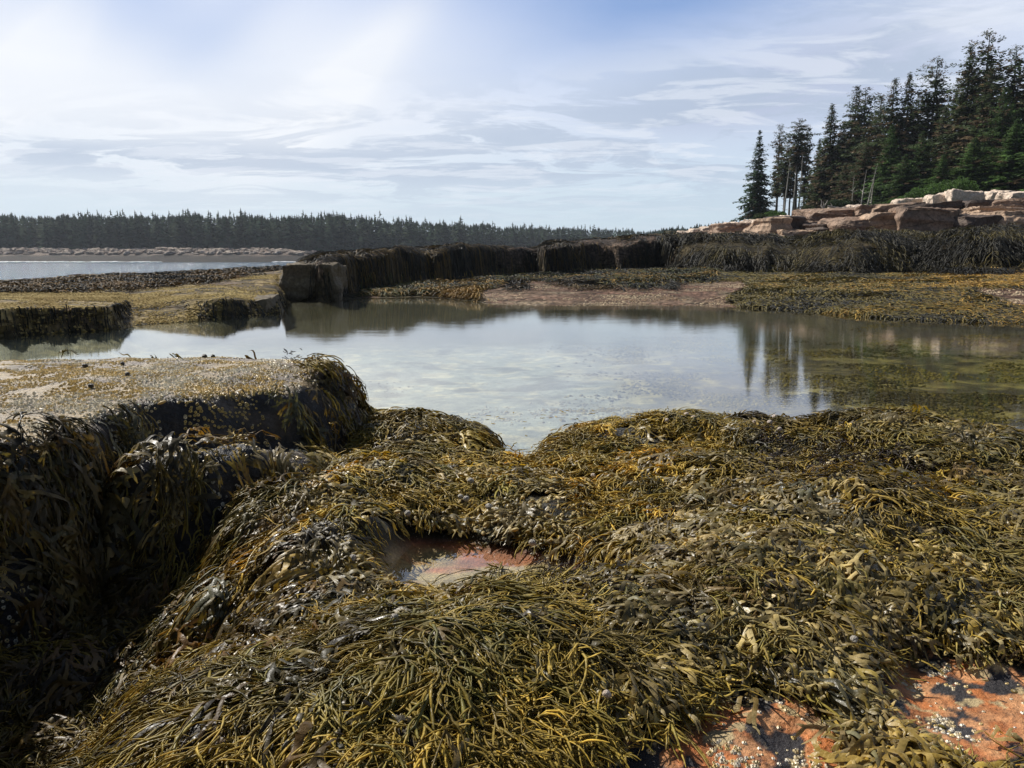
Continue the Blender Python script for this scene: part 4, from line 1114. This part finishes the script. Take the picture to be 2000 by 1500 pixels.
def twigs(name, u, v, y, segs, label, cat):
    z0 = zat(v, y); x0 = xat(u, y, z0); A = Acc()
    for pts, r in segs:
        p = np.array(pts, float)[None]; k = p.shape[1]
        A.add(*tubes(p, (r*(1-.6*np.linspace(0, 1, k)))[None], {'f': 1}, np.zeros((1, k, 3)), 6))
    o = npmesh(name, np.concatenate(A.V), np.concatenate(A.F), M_dead); o.location = (x0, y, z0); tag(o, label, cat); return o
twigs('bleached_stump', 1608, 410, 60, [([(0,0,-.2),(0,0,.15),(.02,0,.3)], .13), ([(0,0,.1),(-.15,.05,.3),(-.1,.1,.55),(-.16,.1,.75)], .06), ([(0,0,.15),(.12,0,.35),(.25,-.1,.7)], .06),
      ([(0,0,.05),(-.3,0,0),(-.45,0,-.15)], .07), ([(0,0,.05),(.3,-.1,.05),(.4,-.1,-.15)], .07), ([(0,0,.2),(.05,.1,.5),(.0,.1,.6)], .04)], 'white bleached tree stump with upturned roots on the cliff top', 'stump')
twigs('bleached_log', 1640, 407, 60, [([(-.9,0,.15),(-.3,0,.05),(.4,0,.0),(1.2,0,.06)], .09), ([(-.5,0,.1),(-.7,0,.4)], .05), ([(.5,0,.02),(.8,0,.2)], .03)], 'white bleached driftwood log lying on the cliff top beside the stump', 'log')
# shrubs
def shrub(u, v, y, w, h, d, seed, label, col):
    r = RS(seed); z = zat(v, y); x = xat(u, y, z)
    n = 5200; th = r.uniform(0, 6.28, n); ph = np.arccos(r.uniform(0, 1, n)); rr = r.uniform(.72, 1.05, n)
    bx = np.sin(ph)*np.cos(th)*rr; by = np.sin(ph)*np.sin(th)*rr; bz = np.cos(ph)*rr
    lump = 1+.28*fbm(th*1.6+seed, ph*3, seed, 3)
    P = np.stack([bx*w*lump, by*d*lump, bz*h*lump], -1)
    a = r.normal(0, 1, (n, 3)); a /= np.linalg.norm(a, axis=1)[:, None]; b = np.cross(a, r.normal(0, 1, (n, 3))); b /= np.linalg.norm(b, axis=1)[:, None]
    s = r.uniform(.06, .16, n)[:, None]
    V = np.stack([P-a*s*.5, P+b*s*.3, P+a*s*.5, P-b*s*.3], 1).reshape(-1, 3)
    C = np.repeat(np.array(col)*r.uniform(.5, 1.5, n)[:, None], 4, 0)
    root = bpy.data.objects.new('shrub', None); COL.objects.link(root); root.location = (x, y, z)
    o = npmesh('foliage', V, np.arange(len(V)).reshape(-1, 4), M_leaf, C, False); o.parent = root
    st = Acc(); m = 9; aa = np.arange(m)*.7
    t = np.linspace(0, 1, 4)
    Q = np.stack([np.cos(aa)[:, None]*t*w*.6, np.sin(aa)[:, None]*t*d*.6, t[None]*h*.8*np.ones((m, 1))-.3], -1)
    st.add(*tubes(Q, .03*(1-.6*t)[None]*np.ones((m, 1)), {'f': 1}, np.zeros((m, 4, 3)), 4))
    s_ = npmesh('stem', np.concatenate(st.V), np.concatenate(st.F), M_bark); s_.parent = root
    tag(root, label, 'shrub', 'low shrubs on the cliff top')
SG = (.09, .165, .04)
shrub(1800, 392, 64, 1.6, .9, 1.2, 1, 'bright green shrub left of the pale boulders, tapering to the left', SG)
shrub(1838, 386, 64, 1.5, 1.1, 1.2, 2, 'bright green shrub directly behind the flat pale boulders', SG)
shrub(1870, 380, 65, 1.5, 1.2, 1.2, 3, 'tallest bright green shrub, against the low broad spruce', SG)
shrub(1765, 396, 66, 1.0, .5, 1.0, 4, 'small low shrub at the left end of the bright green ones', SG)
shrub(1512, 426, 75, 1.2, .6, 1.0, 5, 'low green shrub at the foot of the bare-trunked spruces', SG)
shrub(1488, 428, 75, .8, .5, .8, 6, 'small olive shrub right below the lone conical spruce', (.05, .07, .025))
shrub(1640, 408, 70, 1.3, .7, 1.0, 7, 'dark shrub behind the bleached log', (.03, .05, .02))

# ------------------------------------------------------------------ far wood
def farwood():
    r = RS(77); n = 4600; A = []; C = []
    us = np.concatenate([r.uniform(-700, 1560, n-900), r.uniform(1270, 1520, 900)]); row = r.rand(n)
    yb = np.interp(us, [-700, 600, 800, 1000, 1250, 1300, 1450, 1560], [325, 325, 360, 430, 500, 330, 250, 230])
    y = yb*(1+.16*row); x = (us-1000)/FPX*.992*y
    z = Hat(x, y); z = np.maximum(z, 1.5)
    top = np.interp(us, [-700, 0, 250, 640, 720, 800, 900, 1000, 1150, 1270, 1330, 1400, 1450, 1560], [420, 420, 417, 419, 424, 430, 434, 440, 446, 449, 446, 438, 432, 425])
    ht = EYE+slope(top)*y-z
    ht = np.maximum(ht*(1+.09*fbm(us/23., us*0, 891, 3)+r.normal(0, .035, n))*np.where(r.rand(n) < .05, 1.08, .94), 5)
    w = ht*r.uniform(.13, .26, n)
    V = []; CC = []
    for i in range(n):
        m = 52; f = np.sort(r.rand(m))**.9; a = r.rand(m)*6.28
        L = w[i]*(1-f)**.6*r.uniform(.6, 1.2, m)+.3
        zz = z[i]+ht[i]*(.02+.96*f)
        px = x[i]+np.cos(a)*L*.25; py = y[i]+np.sin(a)*L*.25
        ex = x[i]+np.cos(a)*L*1.1; ey = y[i]+np.sin(a)*L*1.1
        th = ht[i]*.035*(1.2-f)
        q = np.stack([np.stack([px, py, zz+th], -1), np.stack([ex, ey, zz-th*1.1], -1), np.stack([px-np.sin(a)*L*.7, py+np.cos(a)*L*.7, zz-th*1.5], -1)], 1)
        V.append(q.reshape(-1, 3))
        # leader
        V.append(np.array([[x[i]-.3, y[i], z[i]+ht[i]*.84], [x[i]+.3, y[i], z[i]+ht[i]*.88], [x[i], y[i], z[i]+ht[i]*1.02]]))
        cb = lerp(np.array([.026, .055, .030]), np.array([.050, .065, .034]), r.rand())*r.uniform(.6, 1.5)
        CC.append(np.repeat(cb[None], 3*m+3, 0))
    V = np.concatenate(V); return npmesh('far_wood', V, np.arange(len(V)).reshape(-1, 3), M_farleaf, np.concatenate(CC), False)
tag(farwood(), 'dark spruce wood lining the far shore behind the sea', 'wood', kind='stuff')
# pale rocks of the far shore: one uncountable scatter
def shore_stones():
    r = RS(88); n = 1800; us = r.uniform(-500, 700, n); y = r.uniform(304, 322, n)
    x = (us-1000)/FPX*.992*y; z = Hat(x, y)
    k = z > 1.7; x, y, z = x[k], y[k], z[k]; n = len(x); A = Acc()
    a = r.rand(n)*6.28; ax = np.stack([np.cos(a), np.sin(a), r.uniform(-.2, .2, n)], -1); ax /= np.linalg.norm(ax, axis=1)[:, None]
    L = r.uniform(.7, 2.2, n)
    c = lerp(np.array([.48, .37, .30]), np.array([.78, .66, .56]), r.rand(n)[:, None])
    ellipsoids(np.stack([x, y, z+.15], -1), ax, L, L*.6, L*.45, c, A, 5, 4)
    return A.build('shore_stones', M_mid, False)
tag(shore_stones(), 'pale pink boulders strewn along the far shore below the wood', 'stones', kind='stuff')

# ------------------------------------------------------------------ water
N = NT('pool_water')
rp = N.noise(9, 4, .55, N.pos((1, 2.6, 1))); rp2 = N.noise(1.2, 3, .5, N.pos((1, 2.0, 1)))
hgt = N.math('ADD', N.math('MULTIPLY', rp, .35), rp2)
bn = N.bump(hgt, .16, .006)
ge = N.n('ShaderNodeNewGeometry'); dt = N.n('ShaderNodeVectorMath', operation='DOT_PRODUCT'); N.set(dt.inputs[0], ge.outputs['Incoming']); N.set(dt.inputs[1], bn)
om = N.math('SUBTRACT', 1., N.math('ABSOLUTE', dt.outputs['Value']), True)
frv = N.math('ADD', N.math('MULTIPLY', N.math('POWER', om, 4.2), .97), .03, True)
gl = N.n('ShaderNodeBsdfGlossy', Roughness=.0); N.set(gl.inputs['Normal'], bn); N.set(gl.inputs['Color'], (1, 1, 1))
tr = N.n('ShaderNodeBsdfTransparent'); N.set(tr.inputs['Color'], (.93, .95, .88))
mx = N.n('ShaderNodeMixShader'); N.t.links.new(frv, mx.inputs[0]); N.t.links.new(tr.outputs[0], mx.inputs[1]); N.t.links.new(gl.outputs[0], mx.inputs[2])
M_pool = N.done(mx.outputs[0])
def pool():
    us = np.arange(0, len(UG), 3); ks = np.arange(int(math.log(3.3/Y0)/KY), int(math.log(26/Y0)/KY), 4)
    X = AG[us][:, None]*YG[ks][None, :]; Y = np.broadcast_to(YG[ks][None, :], X.shape); Z = HG[np.ix_(us, ks)]
    wet = Z < .02
    idx = np.arange(X.size).reshape(X.shape)
    F = np.stack([idx[:-1, :-1], idx[1:, :-1], idx[1:, 1:], idx[:-1, 1:]], -1)
    wv = wet[:-1, :-1] | wet[1:, :-1] | wet[1:, 1:] | wet[:-1, 1:]
    ys = np.interp(X, SHX, SHY)-.12
    F = F[wv & (Y > ys)[:-1, :-1]].reshape(-1, 4)
    used, inv = np.unique(F.ravel(), return_inverse=True)
    V = np.stack([X, Y, np.zeros_like(X)], -1).reshape(-1, 3)[used]
    return npmesh('pool_water', V, inv.reshape(-1, 4), M_pool)
tag(pool(), 'calm clear tide pool reflecting sky and spruces', 'water', kind='structure')
pv = np.array([(px*1.0, py, .004) for px, py in PUD]); cen = pv.mean(0); pv = cen+(pv-cen)*1.25; pv[:, 2] = .018
bm = bmesh.new(); bm.faces.new([bm.verts.new(p) for p in pv]); bmesh.ops.triangulate(bm, faces=bm.faces[:])
bm.normal_update()
for f in bm.faces:
    if f.normal.z < 0: f.normal_flip()
tag(bmobj('puddle_water', bm, M_pool), 'small clear puddle over orange rock among the foreground weed', 'water', kind='structure')
N = NT('sea_water')
a = N.noise(.35, 5, .6, N.pos((1, 2.4, 1))); b = N.noise(1.6, 4, .6, N.pos((1, 2., 1)))
h = N.math('ADD', N.math('MULTIPLY', a, 1.), N.math('MULTIPLY', b, .35))
M_sea = N.done(N.bsdf((.07, .14, .21), .12, .6, N.bump(h, 1., .9), IOR=1.33))
bm = bmesh.new(); bmesh.ops.create_grid(bm, x_segments=60, y_segments=60, size=2400)
for v in bm.verts: v.co.z = -1.2
tag(bmobj('sea', bm, M_sea, None, True), 'choppy blue grey sea beyond the ledge', 'sea', kind='structure')
def foam():
    r = RS(99); A = Acc(); n = 260
    us = np.concatenate([r.normal(60, 60, 170), r.normal(240, 50, 50), r.normal(560, 12, 40)]); y = 296+r.normal(0, .8, n)
    x = (us-1000)/FPX*.992*y
    L = r.uniform(.6, 2.2, n); ax = np.tile([1., 0, 0], (n, 1))+r.normal(0, .05, (n, 3)); ax /= np.linalg.norm(ax, axis=1)[:, None]
    ellipsoids(np.stack([x, y, np.full(n, -1.15)], -1), ax, L, L*.4, L*.18, np.full((n, 3), .8), A, 6, 4)
    return A.build('sea_foam', mat_simple('foam', (.8, .82, .84), .6, 3, .1), True)
tag(foam(), 'white breaking foam along the far shore', 'foam', kind='stuff')

# ------------------------------------------------------------------ haze
N = NT('haze_air'); N.t.nodes.clear(); out = N.t.nodes.new('ShaderNodeOutputMaterial')
pvn = N.t.nodes.new('ShaderNodeVolumePrincipled'); pvn.inputs['Density'].default_value = .00020; pvn.inputs['Color'].default_value = (.80, .88, 1, 1)
pvn.inputs['Anisotropy'].default_value = .3
N.t.links.new(pvn.outputs[0], out.inputs['Volume'])
HAZE = True
if HAZE:
    bm = bmesh.new(); bmesh.ops.create_cube(bm, size=1)
    for v in bm.verts: v.co = Vector((v.co.x*5000, v.co.y*5000, 18+v.co.z*45))
    tag(bmobj('haze', bm, N.m), 'thin pale air between the viewer and the far shore', 'haze', kind='stuff')

# ------------------------------------------------------------------ sky, sun, camera
SUN_EL, SUN_AZ = 44, -48           # azimuth measured from +Y, negative to the left
w = bpy.data.worlds.new("World"); scene.world = w; w.use_nodes = True
t = w.node_tree; t.nodes.clear()
class WT(NT):
    def __init__(s, tree): s.t = tree
W = WT(t)
out = t.nodes.new('ShaderNodeOutputWorld'); bg = t.nodes.new('ShaderNodeBackground'); t.links.new(bg.outputs[0], out.inputs[0])
sky = t.nodes.new('ShaderNodeTexSky'); sky.sky_type = 'NISHITA'; sky.sun_disc = False
sky.sun_elevation = R(SUN_EL); sky.sun_rotation = R(SUN_AZ); sky.altitude = 0; sky.air_density = 1; sky.dust_density = 1.2; sky.ozone_density = 1.5
tc = t.nodes.new('ShaderNodeTexCoord'); sep = t.nodes.new('ShaderNodeSeparateXYZ'); t.links.new(tc.outputs['Generated'], sep.inputs[0])
X_, Y_, Z_ = sep.outputs
zc = W.math('MAXIMUM', Z_, 0.)
den = W.math('ADD', zc, .10)
cmb = t.nodes.new('ShaderNodeCombineXYZ'); W.set(cmb.inputs[0], W.math('DIVIDE', X_, den)); W.set(cmb.inputs[1], W.math('DIVIDE', Y_, den))
def mp(vec, sc, loc=(0, 0, 0), rot=0):
    m = t.nodes.new('ShaderNodeMapping'); m.inputs['Scale'].default_value = sc; m.inputs['Location'].default_value = loc; m.inputs['Rotation'].default_value[2] = rot
    t.links.new(vec, m.inputs[0]); return m.outputs[0]
def blob(u, v, ru, rv, rot=0):     # soft patch of sky round a direction
    d = Vector(((u-1000)/FPX, CP+(750-v)/FPX*SP, -SP+(750-v)/FPX*CP)).normalized()
    az = W.math('ARCTAN2', X_, Y_); 
    ua, va = math.atan2(d.x, d.y), d.z
    a = W.math('SUBTRACT', az, ua); b = W.math('SUBTRACT', Z_, va)
    c, s = math.cos(rot), math.sin(rot)
    a2 = W.math('ADD', W.math('MULTIPLY', a, c), W.math('MULTIPLY', b, s)); b2 = W.math('SUBTRACT', W.math('MULTIPLY', b, c), W.math('MULTIPLY', a, s))
    a2 = W.math('DIVIDE', a2, ru/FPX); b2 = W.math('DIVIDE', b2, rv/FPX)
    q = W.math('ADD', W.math('MULTIPLY', a2, a2), W.math('MULTIPLY', b2, b2))
    return W.math('POWER', 2.718, W.math('MULTIPLY', q, -1.))
P_ = cmb.outputs[0]
n_big = W.noise(.55, 6, .55, mp(P_, (1, .8, 1), (3.1, 1.7, 0), .5), .4)
n_str = W.noise(1.5, 9, .64, mp(P_, (.75, 1.0, 1), (1.3, 4.2, 0), .35), .8)
n_fine = W.noise(3.6, 7, .62, mp(P_, (.5, 1., 1), (7.3, 2.2, 0), .2), .5)
# thin veil cover
blue = W.math('ADD', W.math('ADD', blob(1330, -10, 330, 95, .1), W.math('MULTIPLY', blob(960, -40, 300, 55), .4)), W.math('MULTIPLY', blob(200, -50, 240, 90, -.5), .6))
blue = W.math('ADD', blue, W.math('ADD', W.math('MULTIPLY', blob(1150, 70, 300, 45, .25), .18), W.math('MULTIPLY', blob(480, 10, 170, 40, .7), .20)))
blue = W.math('MULTIPLY', blue, W.ramp(n_big, [(.3, 1.25), (.75, .5)]))
cover = W.math('SUBTRACT', .97, W.math('MULTIPLY', blue, .95), True)
bank = W.math('MULTIPLY', W.math('ADD', blob(1640, 130, 260, 85, .05), W.math('MULTIPLY', blob(1400, 215, 200, 40, .1), .7)), W.ramp(n_big, [(.36, .5), (.56, 1.)]), True)
# colours as seen radiance
gz = W.ramp(W.math('MULTIPLY', Z_, 2.2), [(.0, (.58, .70, .77)), (.16, (.58, .70, .80)), (.36, (.58, .67, .84)), (.7, (.62, .70, .90)), (1., (.5, .6, .85))])
bright = W.math('ADD', blob(330, 190, 620, 170, 0), W.math('MULTIPLY', blob(1800, 50, 330, 60, .1), .5), True)
bright = W.math('ADD', bright, W.math('ADD', W.math('MULTIPLY', blob(740, 90, 300, 45, .75), .6), W.math('MULTIPLY', blob(110, 60, 220, 40, .9), .6)), True)
bright = W.math('MULTIPLY', bright, W.ramp(n_big, [(.3, 1.1), (.8, .6)]))
veil = W.mix(bright, gz, (.90, .92, .95))
# grey layered streaks
band = W.math('ADD', W.math('ADD', blob(1050, 290, 700, 95, .05), W.math('MULTIPLY', blob(1560, 150, 330, 120, .15), 1.1)), W.math('MULTIPLY', blob(100, 300, 500, 30), .7), True)
gre = W.math('MULTIPLY', W.ramp(n_str, [(.46, 0.), (.52, .85), (.75, 1.)]), band)
veil = W.mix(W.math('MULTIPLY', bank, .85), veil, (.46, .52, .67))
veil = W.mix(W.math('MULTIPLY', gre, .82), veil, (.45, .53, .66))
wh = W.math('MULTIPLY', W.ramp(n_fine, [(.50, 0.), (.58, 1.)]), W.math('ADD', band, .12, True))
veil = W.mix(W.math('MULTIPLY', wh, .50), veil, (.80, .84, .91))
nish = W.mix(1, sky.outputs[0], (.10, .10, .10), 'MULTIPLY')
nish = W.mix(.55, nish, (.24, .38, .74))
veil_here = W.math('MULTIPLY', W.ramp(Z_, [(.30, 1.), (.62, .12)]), W.ramp(W.math('ADD', W.math('MULTIPLY', Y_, .5), .5), [(.42, .10), (.70, 1.)]))
deep = W.mix(1, sky.outputs[0], (.045, .045, .045), 'MULTIPLY')
col = W.mix(veil_here, deep, W.mix(cover, nish, veil))
vm = t.nodes.new('ShaderNodeVectorMath'); vm.operation = 'SCALE'; vm.inputs['Scale'].default_value = 10; t.links.new(col, vm.inputs[0])
W.set(bg.inputs['Color'], vm.outputs[0]); bg.inputs['Strength'].default_value = .1
sun = bpy.data.lights.new('sun', 'SUN'); sun.energy = 5.0; sun.angle = R(.5); sun.color = (1, .95, .86)
so = bpy.data.objects.new('sun', sun); COL.objects.link(so)
so.rotation_euler = (R(90-SUN_EL), 0, R(180-SUN_AZ) if False else 0)
dirv = Vector((math.sin(R(SUN_AZ))*math.cos(R(SUN_EL)), math.cos(R(SUN_AZ))*math.cos(R(SUN_EL)), math.sin(R(SUN_EL))))
so.rotation_euler = dirv.to_track_quat('Z', 'Y').to_euler()
cam = bpy.data.cameras.new('camera'); co = bpy.data.objects.new('camera', cam); COL.objects.link(co)
cam.sensor_width = 36; cam.lens = 36*FPX/2000; cam.clip_end = 8000; cam.clip_start = .05
co.location = (0, 0, EYE); co.rotation_euler = (R(90)-PITCH, 0, 0); scene.camera = co
vs = scene.view_settings; vs.view_transform = 'Standard'; vs.look = 'None'; vs.exposure = .12; vs.gamma = 1
scene.render.engine = 'CYCLES'
scene.cycles.max_bounces = 6; scene.cycles.diffuse_bounces = 2; scene.cycles.glossy_bounces = 3; scene.cycles.transparent_max_bounces = 8
scene.cycles.volume_bounces = 0; scene.cycles.caustics_reflective = False; scene.cycles.caustics_refractive = False
scene.cycles.use_denoising = True; scene.cycles.sample_clamp_indirect = 4
print('faces', sum(len(o.data.polygons) for o in COL.objects if o.type == 'MESH'))
